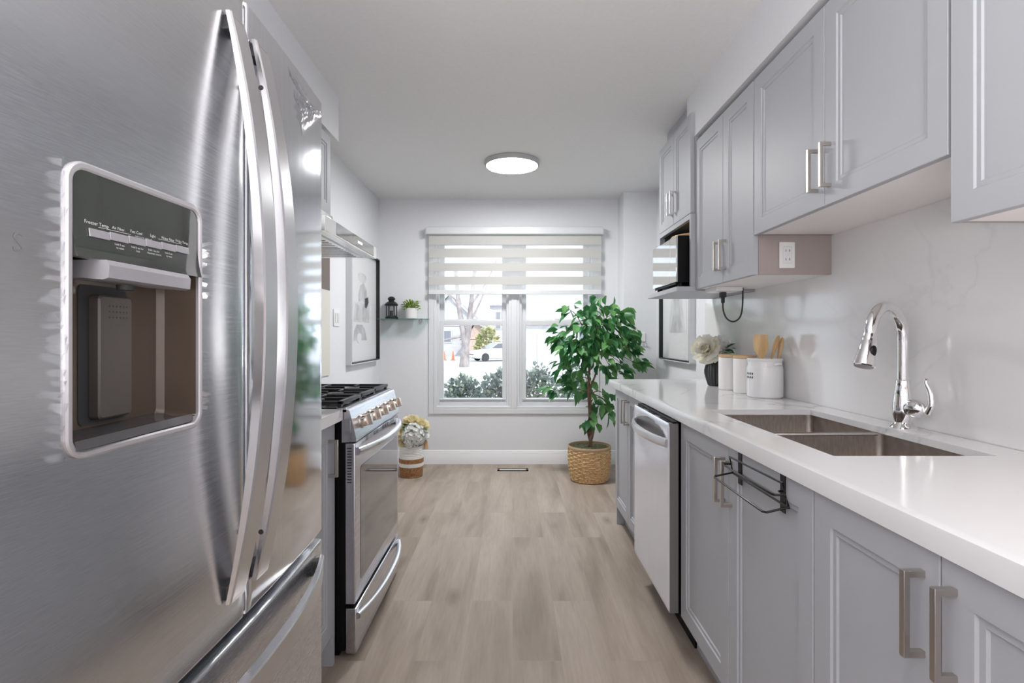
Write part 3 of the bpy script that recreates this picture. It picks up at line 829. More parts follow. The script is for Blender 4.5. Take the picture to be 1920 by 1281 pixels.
# utensils
sp = Vector((cx - .012, cy_ + .0, CT + .02)); e = Vector((cx - .024, cy_ - .01, CT + .292)); dz = (e - sp).normalized()
b = MB(); side = Vector((1, .05, 0)).normalized(); nn = side.cross(dz).normalized()
R = []
for t_, w in ((0, .006), (.5, .007), (.60, .010), (.67, .023), (.74, .034), (.80, .036), (.93, .0335), (1.0, .032)):
    p = sp + (e - sp) * t_; R.append([p + side * w + nn * .003, p - side * w + nn * .003, p - side * w - nn * .003, p + side * w - nn * .003])
b.rings(R); tag(b.build('wooden_spatula', 'bamboo', loc=sp), 'wide pale wooden spatula standing in the white crock', 'spatula', 'wooden utensils in the crock')
for k, (dx, dy, m, lab) in enumerate(((.058, -.012, 'bamboo2', 'left of the two wooden spoons leaning right in the crock'), (.074, -.018, 'bamboo', 'right of the two wooden spoons leaning right in the crock'))):
    s0 = Vector((cx - .035 + .05 * k, cy_ - .04 + .01 * k, CT + .02)); e = Vector((cx + dx, cy_ + dy, CT + .288 - .008 * k)); d = (e - s0).normalized()
    pts = [s0 + (e - s0) * t_ for t_ in (0, .5, .6, .68, .76, .85, .93, .98, 1)]
    b = MB(); b.tube(pts, [.006, .006, .007, .011, .016, .0185, .016, .010, .003], 14, flat=.45); tag(b.build('wooden_spoon', m, loc=s0), lab, 'spoon', 'wooden utensils in the crock')


def petal(mb, c, d, up, ln, w, cup=.35, mi=0):
    d = Vector(d).normalized(); s = d.cross(up)
    s = s.normalized() if s.length > 1e-4 else Vector((1, 0, 0)); n = s.cross(d)
    rows = [(0, .25, 0), (.35, .8, .10), (.7, 1.0, .28), (1.0, .7, .5)]
    prev = None
    for t_, ww, k in rows:
        p = Vector(c) + d * ln * t_ + n * ln * cup * k
        cur = [mb.bm.verts.new(p - s * w * ww * .5 + n * w * .10), mb.bm.verts.new(p), mb.bm.verts.new(p + s * w * ww * .5 + n * w * .10)]
        if prev:
            for i in range(2): mb.bm.faces.new((prev[i], prev[i + 1], cur[i + 1], cur[i])).material_index = mi
        prev = cur


def peony(name, c, r, m, parent, out):
    b = MB(); out = Vector(out).normalized()
    for lay, (tilt, n, ln) in enumerate(((.25, 6, .55), (.6, 8, .8), (1.0, 10, .95), (1.4, 11, 1.0), (1.9, 11, .95))):
        for k in range(n):
            a = 2 * PI * k / n + lay * .4 + random.uniform(-.15, .15)
            u = out.orthogonal().normalized(); v = out.cross(u)
            rad = u * math.cos(a) + v * math.sin(a)
            d = out * math.cos(tilt) + rad * math.sin(tilt)
            petal(b, Vector(c) - out * r * .25 + rad * r * .08, d + rnd(.12), out, r * ln * random.uniform(.9, 1.15), r * .75, .4)
    return b.build(name, m, parent, 0)


def hydrangea(name, c, r, m, parent, n=85):
    b = MB()
    for i in range(n):
        z = 1 - 2 * (i + .5) / n; a = i * 2.39996; q = math.sqrt(1 - z * z); d = Vector((q * math.cos(a), q * math.sin(a), z)); d = (d + rnd(.15)).normalized()
        p = Vector(c) + d * r * random.uniform(.82, 1.06); u = d.orthogonal().normalized(); v = d.cross(u); a0 = random.uniform(0, 6)
        for k in range(4):
            rad = u * math.cos(a0 + k * PI / 2) + v * math.sin(a0 + k * PI / 2); petal(b, p, rad + d * .5, d, r * .22, r * .22, .3)
    return b.build(name, m, parent, 0)


vc = (1.160, 3.09, CT)
vs = MB(); vs.lathe([(.030, 0), (.036, .004), (.044, .03), (.054, .07), (.0545, .09), (.047, .125), (.036, .15), (.036, .153), (.031, .15), (.031, .08), (0, .06)], vc, 96, caps=(True, False), rad=lambda a, r: r * (1 + .06 * math.cos(16 * a)))
tag(vs.build('ribbed_vase', 'vase', loc=vc), 'small black ribbed vase with white flowers on the worktop', 'vase')
bq = thing('flower_bouquet', (vc[0], vc[1], CT + .15), 'white flowers with green leaves standing in the black vase', 'flowers')
peony('blossom', (1.095, 3.05, 1.125), .078, 'petal_cream', bq, (-.6, -.6, .35))
peony('blossom', (1.18, 3.05, 1.145), .066, 'petal_white', bq, (.1, -.7, .7))
peony('blossom', (1.15, 3.13, 1.155), .055, 'petal_white', bq, (0, .2, 1))
b = MB()
for p, d, s in (((1.16, 3.04, 1.10), (.1, -.6, -.5), .075), ((1.17, 3.04, 1.10), (.7, -.5, .1), .075), ((1.20, 3.03, 1.13), (.7, -.4, .5), .06), ((1.21, 3.06, 1.12), (.9, -.2, .2), .06), ((1.15, 3.05, 1.09), (-.2, -.6, -.55), .06), ((1.19, 3.02, 1.12), (.5, -.6, -.2), .06)): leaf(b, p, d, s, s * .62, random.uniform(-.4, .4))
b.build('leaf', 'leafdark', bq, 0)
b = MB()
for p in ((1.118, 3.07, 1.12), (1.20, 3.06, 1.12), (1.165, 3.12, 1.13)): b.tube([(vc[0] + .2 * (p[0] - vc[0]), vc[1] + .1 * (p[1] - vc[1]), CT + .09), p], .0035, 6)
b.build('stem', 'leafdark', bq)

# ---- pictures
def picture(x, s, y0, y1, z0, z1, label, art):
    """white box frame with black lining on a side wall; s=+1: hangs on the left wall facing +x"""
    t = thing('framed_picture', (x, (y0 + y1) / 2, z0), label, 'picture', 'pale framed pictures facing each other')
    w, d = .010, .045
    def f(b, o, wd, xa, xb):
        b.box(xa, xb, y0 + o, y0 + o + wd, z0 + o, z1 - o); b.box(xa, xb, y1 - o - wd, y1 - o, z0 + o, z1 - o)
        b.box(xa, xb, y0 + o + wd, y1 - o - wd, z0 + o, z0 + o + wd); b.box(xa, xb, y0 + o + wd, y1 - o - wd, z1 - o - wd, z1 - o)
    b = MB(); f(b, 0, .006, x, x + s * d); b.build('frame', 'frame_white', t)
    b = MB(); f(b, .006, .010, x + s * .012, x + s * (d - .001)); b.build('frame_lining', 'frame_black', t)
    bx(x + s * .001, x + s * .012, y0 + .006, y1 - .006, z0 + .006, z1 - .006).build('mount', 'mat', t)
    xa = x + s * .0125
    for k, (m, poly) in enumerate(art):
        b = MB(); b.prism([(y0 + (y1 - y0) * u, z0 + (z1 - z0) * v) for u, v in poly], 'x', xa, xa + s * (.0006 + .0003 * k)); b.build('artwork', m, t, 0)
    bx(x + s * .028, x + s * .030, y0 + .016, y1 - .016, z0 + .016, z1 - .016).build('glass', 'frameglass', t)
    return t


def blob(cu, cv, ru, rv, n=18, wob=.12, ph=0):
    return [(cu + ru * math.cos(a) * (1 + wob * math.sin(3 * a + ph)), cv + rv * math.sin(a) * (1 + wob * math.cos(2 * a + ph))) for a in [2 * PI * k / n for k in range(n)]]


picture(XL, 1, 4.053, 4.925, .979, 1.90, 'framed pale grey abstract print on the left wall beyond the range hood', [
    ('mat', [(.16, .20), (.80, .20), (.80, .84), (.16, .84)]),
    ('artpale', blob(.46, .76, .14, .05)), ('artgrey', [(.34, .50), (.52, .48), (.62, .56), (.62, .66), (.50, .72), (.40, .69), (.33, .60)]),
    ('artpale', [(.18, .36), (.70, .36), (.72, .52), (.44, .56), (.24, .52)]), ('artgrey', [(.26, .38), (.36, .37), (.36, .50), (.28, .52)]),
    ('artgrey', [(.46, .37), (.58, .37), (.62, .48), (.54, .54), (.46, .50)]), ('artdark', [(.54, .50), (.60, .49), (.68, .55), (.66, .60), (.55, .58)]),
    ('artgrey', [(.18, .20), (.62, .20), (.54, .30), (.46, .34), (.28, .34), (.20, .28)]), ('mat', blob(.36, .22, .07, .05))])
picture(XR, -1, 3.762, 4.555, 1.005, 1.92, 'framed pale grey figure print on the right wall under the microwave shelf', [
    ('mat', [(.2, .22), (.82, .22), (.82, .86), (.2, .86)]),
    ('artpale', [(.24, .24), (.76, .24), (.70, .46), (.66, .70), (.34, .70), (.32, .46)]), ('artgrey', [(.30, .24), (.70, .24), (.62, .38), (.60, .50), (.70, .62), (.56, .68), (.42, .68), (.34, .60), (.42, .50), (.38, .38)]), ('mat', blob(.48, .75, .07, .05))])

# ---- hook plate on the wall column
hk = thing('wall_hook', (1.14, 4.79, 1.16), 'small white wall hook on the wall column behind the ficus', 'hook')
bx(1.112, 1.180, 4.780, 4.7899, 1.150, 1.232, .004).build('plate', 'plastic', hk)
b = MB(); b.tube([(1.09, 4.77, 1.135), (1.19, 4.77, 1.135), (1.19, 4.77, 1.105)], .004, 8); b.tube([(1.146, 4.785, 1.16), (1.146, 4.77, 1.135)], .004, 8); b.build('hook', 'chrome', hk)

# ================================================================== ceiling lamp
cl = thing('ceiling_light', (-.004, 3.96, H), 'round flush white ceiling light, switched on', 'ceiling light')
c = (-.004, 3.96, H)
MB().lathe([(.185, 0), (.202, -.002), (.204, -.012), (.198, -.030), (.190, -.034), (.187, -.030), (.187, -.004)], c, 64, caps=(False, False)).build('rim', 'lamprim', cl)
MB().lathe([(.187, -.024), (.186, -.031), (.0, -.034)], c, 64, caps=(False, False)).build('diffuser', 'diffuser', cl)

# ================================================================== refrigerator
FXM, FYM = -.459, .926
def fx_(y): return FXM - .013 * ((y - FYM) / .41) ** 2


fr = thing('refrigerator', (-.85, .905, 0), 'large stainless french-door refrigerator with water dispenser at left', 'refrigerator')
FY0, FY1 = .470, 1.335
b = MB(); b.box(XL + .01, -.545, FY0 + .01, FY1 - .012, .03, 1.755, .004); b.box(-.6, -.545, FY0 + .02, FY1 - .02, 0, .05); b.box(XL + .03, XL + .1, FY0 + .02, FY1 - .02, 0, .05)
b.build('cabinet_body', 'fridge_body', fr)
DY0, DY1, DZ0, DZ1 = .562, .794, 1.067, 1.389      # dispenser outline


def curved_front(ys, zs, hole=None, back=-.535, r=.006, fs=1.0):
    """door skin following the bowed front; the rim is rounded back by r"""
    b = MB(); V = {}
    def X(i, j):
        y, z = ys[i], zs[j]; e = min(y - ys[0], ys[-1] - y, z - zs[0], zs[-1] - z)
        return fx_(y) - (r * (1 - math.sqrt(max(0, 1 - (1 - e / r) ** 2))) if e < r else 0)
    for i in range(len(ys)):
        for j in range(len(zs)): V[i, j] = b.bm.verts.new((X(i, j), ys[i], zs[j]))
    for i in range(len(ys) - 1):
        for j in range(len(zs) - 1):
            if hole and hole[0] - 1e-6 <= ys[i] and ys[i + 1] <= hole[1] + 1e-6 and hole[2] - 1e-6 <= zs[j] and zs[j + 1] <= hole[3] + 1e-6: continue
            b.bm.faces.new((V[i, j], V[i + 1, j], V[i + 1, j + 1], V[i, j + 1]))
    n, m = len(ys) - 1, len(zs) - 1
    border = [(i, 0) for i in range(n)] + [(n, j) for j in range(m)] + [(i, m) for i in range(n, 0, -1)] + [(0, j) for j in range(m, 0, -1)]
    ring = [V[k] for k in border]; bk = [b.bm.verts.new((back, v.co.y, v.co.z)) for v in ring]
    for k in range(len(ring)):
        q = (k + 1) % len(ring); b.bm.faces.new((ring[k], bk[k], bk[q], ring[q]))
    if not hole: b.bm.faces.new(bk)
    return b


def span(a, c, n, extra=()):
    e = [a, a + .0015, a + .003, a + .006] + [a + (c - a) * k / n for k in range(1, n)] + [c - .006, c - .003, c - .0015, c] + list(extra)
    return sorted(set(round(v, 5) for v in e))


DT, DB = 1.778, .718
hole = (DY0 + .008, DY1 - .008, DZ0 + .008, DZ1 - .008)
ld = curved_front(span(FY0, .921, 22, hole[:2]), span(DB, DT, 8, hole[2:]), hole).build('door', 'steelL', fr, 30)
rd = curved_front(span(.931, FY1, 22), span(DB, DT, 8)).build('door', 'steelR', fr, 30)
dr = curved_front(span(FY0, FY1, 40), span(.085, .698, 6)).build('freezer_drawer', 'drawersteel', fr, 30)
b = MB(); b.box(-.545, -.50, FY0 + .02, FY1 - .015, .70, .716); b.box(-.545, -.535, .90, .95, .72, 1.77); b.build('gasket', 'gasket', fr)
b = MB(); b.box(-.60, -.49, FY1 - .11, FY1 - .03, DT, DT + .012, .003); b.box(-.60, -.49, FY0 + .03, FY0 + .11, DT, DT + .012, .003); b.build('hinge_cover', 'fridge_body', fr)


def bowed_bar(pfun, tan, n, w, th, parent, m, side):
    """flat bar swept along pfun(u): side = width direction, th along +x"""
    b = MB(); R = []
    for i in range(n + 1):
        u = -1 + 2 * i / n; p = pfun(u); t = th(u)
        s = Vector(side) * w / 2
        R.append([p - s + Vector((-t, 0, 0)), p - s * 1.0, p - s * .86 + Vector((.0022, 0, 0)), p + s * .86 + Vector((.0022, 0, 0)), p + s, p + s + Vector((-t, 0, 0))])
    b.rings(R); return b.build('handle', m, parent, 30)


def vhandle(yc, parent):
    zc, hl = (1.718 + .790) / 2, (1.718 - .772) / 2
    zc = 1.2455; hl = .4735
    def pf(u): return Vector((-.4505 + .055 * (1 - abs(u) ** 2.1), yc, zc + u * hl))
    o = bowed_bar(pf, None, 40, .049, lambda u: .006 + .009 * (1 - u * u), parent, 'handle', (0, 1, 0))
    for u in (-.97, .97): bx(fx_(yc) - .002, -.447, yc - .018, yc + .018, zc + u * hl - .012, zc + u * hl + .012, .003).build('handle_mount', 'gasket', parent)
    for u in (() if parent is ld else (-.82, .82)):
        p = pf(u); MB().lathe([(.0, 0), (.0045, 0), (.0045, .001), (.0, .001)], (p.x - .008, yc - .0240, p.z), 12, caps=(False, False), M4=Matrix.Rotation(PI / 2, 4, 'X')).build('screw', 'gasket', parent)


vhandle(.881, ld); vhandle(.966, rd)
def pfd(u): return Vector((-.458 + .056 * (1 - abs(u) ** 2.2), FYM - .01 + u * .385, .650))
bowed_bar(pfd, None, 40, .044, lambda u: .006 + .009 * (1 - u * u), dr, 'handle', (0, 0, 1))
b = MB(); b.box(fx_(1.29) - .002, -.455, 1.27, 1.295, .632, .668, .003); b.build('handle_mount', 'gasket', dr)


# dispenser
def ring_mb(y0, y1, z0, z1, r, w, x0, x1):
    b = MB(); o = rrect(y0, y1, z0, z1, r, 7); i_ = rrect(y0 + w, y1 - w, z0 + w, z1 - w, max(.004, r - w), 7)
    def at(pts, dx): return [Vector((fx_(p[0]) + dx, p[0], p[1])) for p in pts]
    m = rrect(y0 + w * .25, y1 - w * .25, z0 + w * .25, z1 - w * .25, r - w * .25, 7); m2 = rrect(y0 + w * .75, y1 - w * .75, z0 + w * .75, z1 - w * .75, max(.004, r - w * .75), 7)
    b.rings([at(o, x0), at(o, x1 * .6), at(m, x1), at(m2, x1), at(i_, x1 * .6), at(i_, x0)], True, (False, False), loop=True); return b


ring_mb(DY0, DY1, DZ0, DZ1, .024, .0088, -.012, .0042).build('dispenser_frame', 'dispframe', ld)
PZ = 1.289                                             # lower edge of the control panel
b = MB(); pts = []
def pnl(y, z): return Vector((fx_(y) + .0015 + .010 * max(0, (1.33 - z) / .04) ** 2 * .5, y, z))
ys = [DY0 + .009 + (DY1 - DY0 - .018) * k / 20 for k in range(21)]; zs = [PZ - .004 + (DZ1 - .009 - PZ + .004) * k / 14 for k in range(15)]
R = [[pnl(y, z) for z in zs] + [pnl(y, zs[-1]) - Vector((.012, 0, 0)), pnl(y, zs[0]) - Vector((.012, 0, 0))] for y in ys]
b.rings(R); cp = b.build('control_panel', 'panelglass', ld, 30)
for k in range(6):
    ya = .5905 + k * .0287; b = MB(); zq = 1.3095 + .0011 * k
    b.box(0, .0016, ya, ya + .0277, zq, zq + .0092, .0006)
    for v in b.bm.verts: v.co.x += fx_(v.co.y) + .0019 + .010 * max(0, (1.33 - v.co.z) / .04) ** 2 * .5
    b.build('button', 'button', ld)


def letters(items, name, m, parent, xoff=.0022, panel=True):
    b = MB()
    for txt, y, z, size in items:
        cu = bpy.data.curves.new('t', 'FONT'); cu.body = txt; cu.size = size; cu.align_x = 'CENTER'; cu.resolution_u = 2
        o = bpy.data.objects.new('t', cu); COL.objects.link(o); bpy.context.view_layer.update()
        me = bpy.data.meshes.new_from_object(o.evaluated_get(bpy.context.evaluated_depsgraph_get()))
        n0 = len(b.bm.verts); b.bm.from_mesh(me); b.bm.verts.ensure_lookup_table()
        for v in b.bm.verts[n0:]:
            yy, zz = y + v.co.x, z + v.co.y
            base = (pnl(yy, zz).x if panel else fx_(yy)); v.co = Vector((base + xoff - .0015, yy, zz))
        bpy.data.objects.remove(o); bpy.data.curves.remove(cu); bpy.data.meshes.remove(me)
    return b.build(name, m, parent, 0)


yk = [.5905 + k * .0287 + .014 for k in range(6)]
it = [(s, yk[k], 1.3232 + .0011 * k, .0051) for k, s in enumerate(('Freezer Temp', 'Air Filter', 'Fast Cool', 'Light', 'Water Filter', 'Fridge Temp'))]
it[0] = (it[0][0], yk[0] - .0022, 1.3234, .0058)
it += [('hold 3 sec', yk[1], 1.3058, .0036), ('to reset', yk[1], 1.3018, .0036), ('hold 3 sec for', yk[2], 1.3068, .0036), ('lock', yk[2], 1.3028, .0036),
       ('hold 3 sec for', yk[3], 1.3080, .0036), ('dispenser control', yk[3], 1.3040, .0036), ('hold 3 sec', yk[4], 1.3090, .0036), ('to reset', yk[4], 1.3050, .0036), ('hold 3 sec for cooling off', yk[2] + .012, 1.3216, .0028)]
lt = letters(it, 'lettering', 'print', ld)
b = MB()
for ya, yb, z, zz in ((yk[0], yk[2] - .009, 1.3218, 1.3205), (yk[3] + .01, yk[5], 1.3262, 1.3250)):
    b.face([(pnl(q, w).x + .0006, q, w) for q, w in ((ya, z), (yb, z + .0008), (yb, z + .0012), (ya, z + .0004))])
b.build('lettering_line', 'print', ld, 0)
# recess
RB = -.515
y0, y1, z0, z1 = hole
b = MB()
b.rings([[Vector((fx_(p[0]) - .001, p[0], p[1])) for p in rrect(y0 + .001, y1 - .001, z0 + .001, z1 - .001, .014, 5)], [Vector((RB + .008, p[0], p[1])) for p in rrect(y0 + .001, y1 - .001, z0 + .006, z1 - .001, .012, 5)], [Vector((RB, p[0], p[1])) for p in rrect(y0 + .010, y1 - .008, z0 + .012, z1 - .008, .010, 5)]], True, (False, True))
rc = b.build('dispenser_recess', 'disprecess', ld, 40)
b = MB(); b.prism([(-.4615, DZ0 + .010), (-.466, DZ0 + .020), (-.478, DZ0 + .018), (-.495, DZ0 + .017), (-.513, DZ0 + .022), (-.513, DZ0 + .009)], 'y', y0 + .003, y1 - .003); b.build('drip_tray', 'disptray', ld, 60)
b = MB(); b.prism([(-.512, PZ - .022), (-.456, PZ - .026), (-.450, PZ - .024), (-.449, PZ - .010), (-.453, PZ - .004), (-.512, PZ - .004)], 'y', .600, .752); b.build('spout_hood', 'button', ld, 30)
b = MB(); b.lathe([(.010, 0), (.009, -.006), (.0, -.006)], (-.485, .675, PZ - .026), 14, caps=(True, False)); b.build('nozzle', 'gasket', ld)
# paddle in its dark slot
b = MB(); o = rrect(.637, .717, 1.092, 1.262, .008, 4); b.rings([[Vector((RB + .0006, *p)) for p in o], [Vector((RB + .0012, *p)) for p in o]]); b.build('paddle_slot', 'gasket', ld)
b = MB(); o = rrect(.652, .709, 1.098, 1.250, .006, 4); i_ = rrect(.654, .707, 1.100, 1.248, .005, 4)
b.rings([[Vector((RB + .002, *p)) for p in o], [Vector((RB + .013, *p)) for p in o], [Vector((RB + .015, *p)) for p in i_]])
for yy in range(6):
    for zz in range(3): b.box(RB + .0149, RB + .0158, .668 + yy * .006, .670 + yy * .006, 1.222 + zz * .007, 1.224 + zz * .007)
b.build('paddle', 'paddle', ld, 30)


# plastic film shreds along the dispenser frame
b = MB(); rs = random.Random(3)
def shred(y, z, dy, ln, w):
    p0 = Vector((fx_(y) + .0008, y, z)); tip = p0 + Vector((.006 + .006 * rs.random(), dy * ln, rs.uniform(-.2, .35) * ln)); mid = (p0 + tip) / 2 + Vector((.004, 0, rs.uniform(-.003, .003)))
    a = b.bm.verts.new(p0 + Vector((0, 0, w))); c = b.bm.verts.new(p0 - Vector((0, 0, w))); d = b.bm.verts.new(mid + Vector((0, 0, w * .75))); e = b.bm.verts.new(mid - Vector((.002, 0, w * .75))); f = b.bm.verts.new(tip)
    b.bm.faces.new((a, c, e, d)); b.bm.faces.new((d, e, f))
for k in range(26): shred(DY0 - .0003, 1.075 + k * .0122 + rs.uniform(-.002, .002), -1, rs.uniform(.008, .024) * (1.2 if 12 < k else .9), rs.uniform(.003, .0065))
for k in range(20):
    z = rs.choice([rs.uniform(1.27, 1.335), rs.uniform(1.09, 1.13), rs.uniform(1.25, 1.33)]); shred(DY1 + .0003, z, 1, rs.uniform(.006, .014), rs.uniform(.002, .004))
b.build('torn_film', 'film', ld, 60)['kind'] = 'stuff'


# crumpled film at the right door's upper corner and on the drawer handle end
def film(quad, n, amp, seed, name, parent):
    b = MB(); V = {}
    for i in range(n + 1):
        for j in range(n + 1):
            u, v = i / n, j / n; p = (Vector(quad[0]) * (1 - u) + Vector(quad[1]) * u) * (1 - v) + (Vector(quad[3]) * (1 - u) + Vector(quad[2]) * u) * v
            h = abs(noise.noise(Vector((u * 3.2 + seed, v * 7 + u * 2, seed)))) + .5 * abs(noise.noise(Vector((u * 9, v * 13 + seed, 2))))
            V[i, j] = b.bm.verts.new((fx_(min(p.y, FY1)) + .0015 + amp * h * math.sin(PI * min(1, u * 1.0 + .1)) , p.y, p.z))
    for i in range(n):
        for j in range(n): b.bm.faces.new((V[i, j], V[i + 1, j], V[i + 1, j + 1], V[i, j + 1]))
    return b.build(name, 'film', parent, 25)


film([(0, 1.145, 1.725), (0, 1.19, 1.642), (0, 1.34, 1.745), (0, 1.235, 1.735)], 22, .012, 1.7, 'loose_film', rd)
film([(0, 1.115, 1.76), (0, 1.135, 1.738), (0, 1.275, 1.722), (0, 1.27, 1.728)], 16, .007, 5.1, 'loose_film', rd)
letters([('S', .5145, 1.280, .028)], 'scribbled_mark', 'scribble', ld, .0017, False)

# ================================================================== left run: base cabinet, worktop, range, hood, wall cabinet
lb = thing('base_cabinet', (-.95, 1.66, 0), 'grey base cabinet between the refrigerator and the gas range', 'cabinet')
bx(XL + .01, -.671, 1.345, 1.972, .115, .888).build('cabinet_body', 'cab_box', lb)
bx(XL + .01, -.652, 1.955, 1.974, 0, .888).build('end_panel', 'cab', lb)
bx(-.72, -.70, 1.345, 1.955, 0, .115).build('toe_kick', 'cab', lb)
add_door(lb, -.651, -1, 1.36, 1.953, .117, .885, 1.905, (.70, .832), 'nickel')
bw = thing('worktop', (-.95, 1.66, .889), 'short white quartz worktop between the refrigerator and the range', 'worktop')
bx(XL + .003, -.625, 1.345, 1.984, .889, .931, .002).build('slab', 'quartz', bw)

rg = thing('gas_range', (-.9, 2.37, 0), 'stainless gas range with five front knobs and black grates', 'range')
y0, y1 = 1.993, 2.745
b = MB(); b.box(-1.245, -.622, y0 + .004, y1 - .004, .03, .925, .002)
for q in ((-1.2, y0 + .03), (-.68, y0 + .03), (-1.2, y1 - .06), (-.68, y1 - .06)): b.box(q[0], q[0] + .03, q[1], q[1] + .03, 0, .03)
b.build('range_body', 'blackside', rg)
b = MB(); b.box(-1.245, -.640, y0, y1, .925, .934, .003); b.build('cooktop', 'enamel', rg)
b = MB(); b.box(-.652, -.612, y0, y1, .915, .936, .003); b.build('front_trim', 'stove', rg)
pr = [(-.632, .805), (-.579, .808), (-.577, .815), (-.603, .922), (-.608, .926), (-.632, .926)]
b = MB(); b.prism(pr, 'y', y0, y1); b.box(-.622, -.600, y0 - .0012, y0 + .001, .835, .885, .0005); cpn = b.build('control_panel', 'stove', rg, 30)
sl = Vector((.110, 0, .026)).normalized()                # outward normal of the sloped fascia
qn = Vector((0, 0, 1)).rotation_difference(sl).to_matrix().to_4x4()
for k in range(5):
    yk_ = y0 + .105 + k * .1355; c = Vector((-.5905, yk_, .867))
    kb = MB(); kb.lathe([(.0255, -.002), (.0265, .002), (.0265, .006), (.0225, .010), (.021, .022), (.0195, .026), (.0, .027)], c, 24, caps=(False, False), M4=qn)
    kb.box(-.0075, .0075, -.021, .021, .012, .046, .002, M4=Matrix.Translation(c) @ qn @ Matrix.Rotation(PI / 2, 4, 'Z'))
    kb.build('knob', 'knob', rg, 30)
od = MB(); od.box(-.620, -.583, y0 + .001, y1 - .001, .205, .802, .004); od = od.build('oven_door', 'stove', rg)
b = MB(); o = rrect(y0 + .075, y1 - .028, .265, .70, .012, 4); b.rings([[Vector((-.5832, *p)) for p in o], [Vector((-.5818, *p)) for p in o]]); b.build('oven_window', 'ovenglass', od, 30)
b = MB(); R = []
def bowtube(mb, yA, yB, zc, xb, out, r, n=26):
    pts = [(xb + out * (1 - abs(-1 + 2 * i / n) ** 2.6), yA + (yB - yA) * i / n, zc) for i in range(n + 1)]
    mb.tube(pts, r, 14)
b = MB(); bowtube(b, y0 + .022, y1 - .022, .768, -.581, .044, .0155); b.build('handle', 'handle', od)
b = MB()
for gk, (gy, cnt) in enumerate(((y0 + .15, 2), (y0 + .27, 4), (y0 + .42, 6), (y0 + .58, 4))):
    for r_ in range(3):
        for c_ in range(max(1, cnt // 2)): b.box(-.5835, -.5826, gy + c_ * .040, gy + c_ * .040 + .030, .784 + r_ * .006, .787 + r_ * .006)
b.build('vent_slots', 'dark', od)
b = MB()
for k in range(13): b.box(-.612, -.596, y0 + .0004, y0 + .0012, .655 + k * .0105, .659 + k * .0105, M4=None)
b.build('side_slots', 'dark', od)
sd_ = bx(-.618, -.579, y0 + .001, y1 - .001, .022, .190, .004).build('storage_drawer', 'stove', rg)
b = MB(); bowtube(b, y0 + .012, y1 - .016, .158, -.577, .040, .0125); b.build('handle', 'handle', sd_)
# burners and cast iron grates
zt = .957
for gy0, gy1 in ((y0 + .012, y0 + .262), (y0 + .266, y0 + .486), (y0 + .490, y1 - .012)):
    b = MB(); xa, xb_ = -1.21, -.632
    def bar(x0, x1, ya, yb, top=zt, h=.014): b.box(min(x0, x1), max(x0, x1), min(ya, yb), max(ya, yb), top - h, top, .003)
    bar(xb_ - .022, xb_, gy0, gy1, zt, .013); bar(xa, xa + .018, gy0, gy1)
    bar(xa, xb_, gy0, gy0 + .013); bar(xa, xb_, gy1 - .013, gy1)
    ym = (gy0 + gy1) / 2; xm = (xa + xb_) / 2; bar(xm - .007, xm + .007, gy0, gy1)
    for xc in ((xa + xm) / 2, (xm + xb_) / 2):
        bar(xc - .006, xc + .006, gy0, ym - .035); bar(xc - .006, xc + .006, ym + .035, gy1)
        bar(xc - .13, xc - .035, ym - .006, ym + .006); bar(xc + .035, xc + .13, ym - .006, ym + .006)
    for xx in (xa + .01, xb_ - .012, xm):
        for yy in (gy0 + .007, gy1 - .007): b.box(xx - .007, xx + .007, yy - .006, yy + .006, .934, zt - .01)
    b.build('grate', 'iron', rg)
    for xc in ((xa + xm) / 2, (xm + xb_) / 2):
        MB().lathe([(.044, 0), (.044, .006), (.034, .009), (.034, .015), (.030, .017), (.0, .017)], (xc, ym, .934), 24, caps=(False, False)).build('burner', 'iron', rg)

hd_ = thing('range_hood', (-.95, 2.40, 1.595), 'slim stainless range hood above the gas range', 'range hood')
y0, y1 = 2.01, 2.77
b = MB(); b.prism([(XL + .012, 1.600), (-.715, 1.600), (-.715, 1.6525), (-.90, 1.665), (-.925, 1.813), (XL + .012, 1.813)], 'y', y0, y1 - .003); b.build('hood_body', 'hood', hd_, 30)
b = MB(); b.box(-.718, -.700, y0, y0 + .13, 1.595, 1.653, .001); b.box(-.718, -.700, y1 - .05, y1, 1.595, 1.653, .001); b.box(-.718, -.7015, y0 + .13, y1 - .05, 1.595, 1.603, .001); b.build('front_cap', 'brightnickel', hd_)
bx(-.716, -.7005, y0 + .131, y1 - .051, 1.6035, 1.652).build('front_panel', 'hoodglass', hd_)
b = MB(); b.box(-1.2, -.76, y0 + .05, y1 - .05, 1.5955, 1.6005)
for k in range(16): b.box(-1.18, -.78, y0 + .07 + k * .04, y0 + .076 + k * .04, 1.594, 1.5957)
b.build('filter', 'hood', hd_)
bx(-.7003, -.6996, y0 + .43, y0 + .50, 1.622, 1.632).build('display', 'display', hd_)
b = MB(); b.tube(catmull([(-.90, 2.46, 1.597), (-.905, 2.47, 1.575), (-.90, 2.44, 1.560), (-.89, 2.45, 1.545), (-.895, 2.47, 1.535)], 5), .006, 6); b.build('loose_tape', 'film', hd_)

wc = thing('wall_cabinet', (-1.1, 2.40, 1.814), 'grey wall cabinet above the range hood on the left', 'cabinet')
bx(XL + .001, -.951, 1.40, 2.755, 1.815, 2.216).build('cabinet_body', 'cab', wc)
for a, c_ in ((1.402, 2.05), (2.053, 2.753)): add_door(wc, -.93, -1, a, c_, 1.816, 2.214, ins=.05)
bx(XL + .001, -.99, 1.40, 2.75, 2.216, 2.2425).build('filler_panel', 'cab_side', wc)

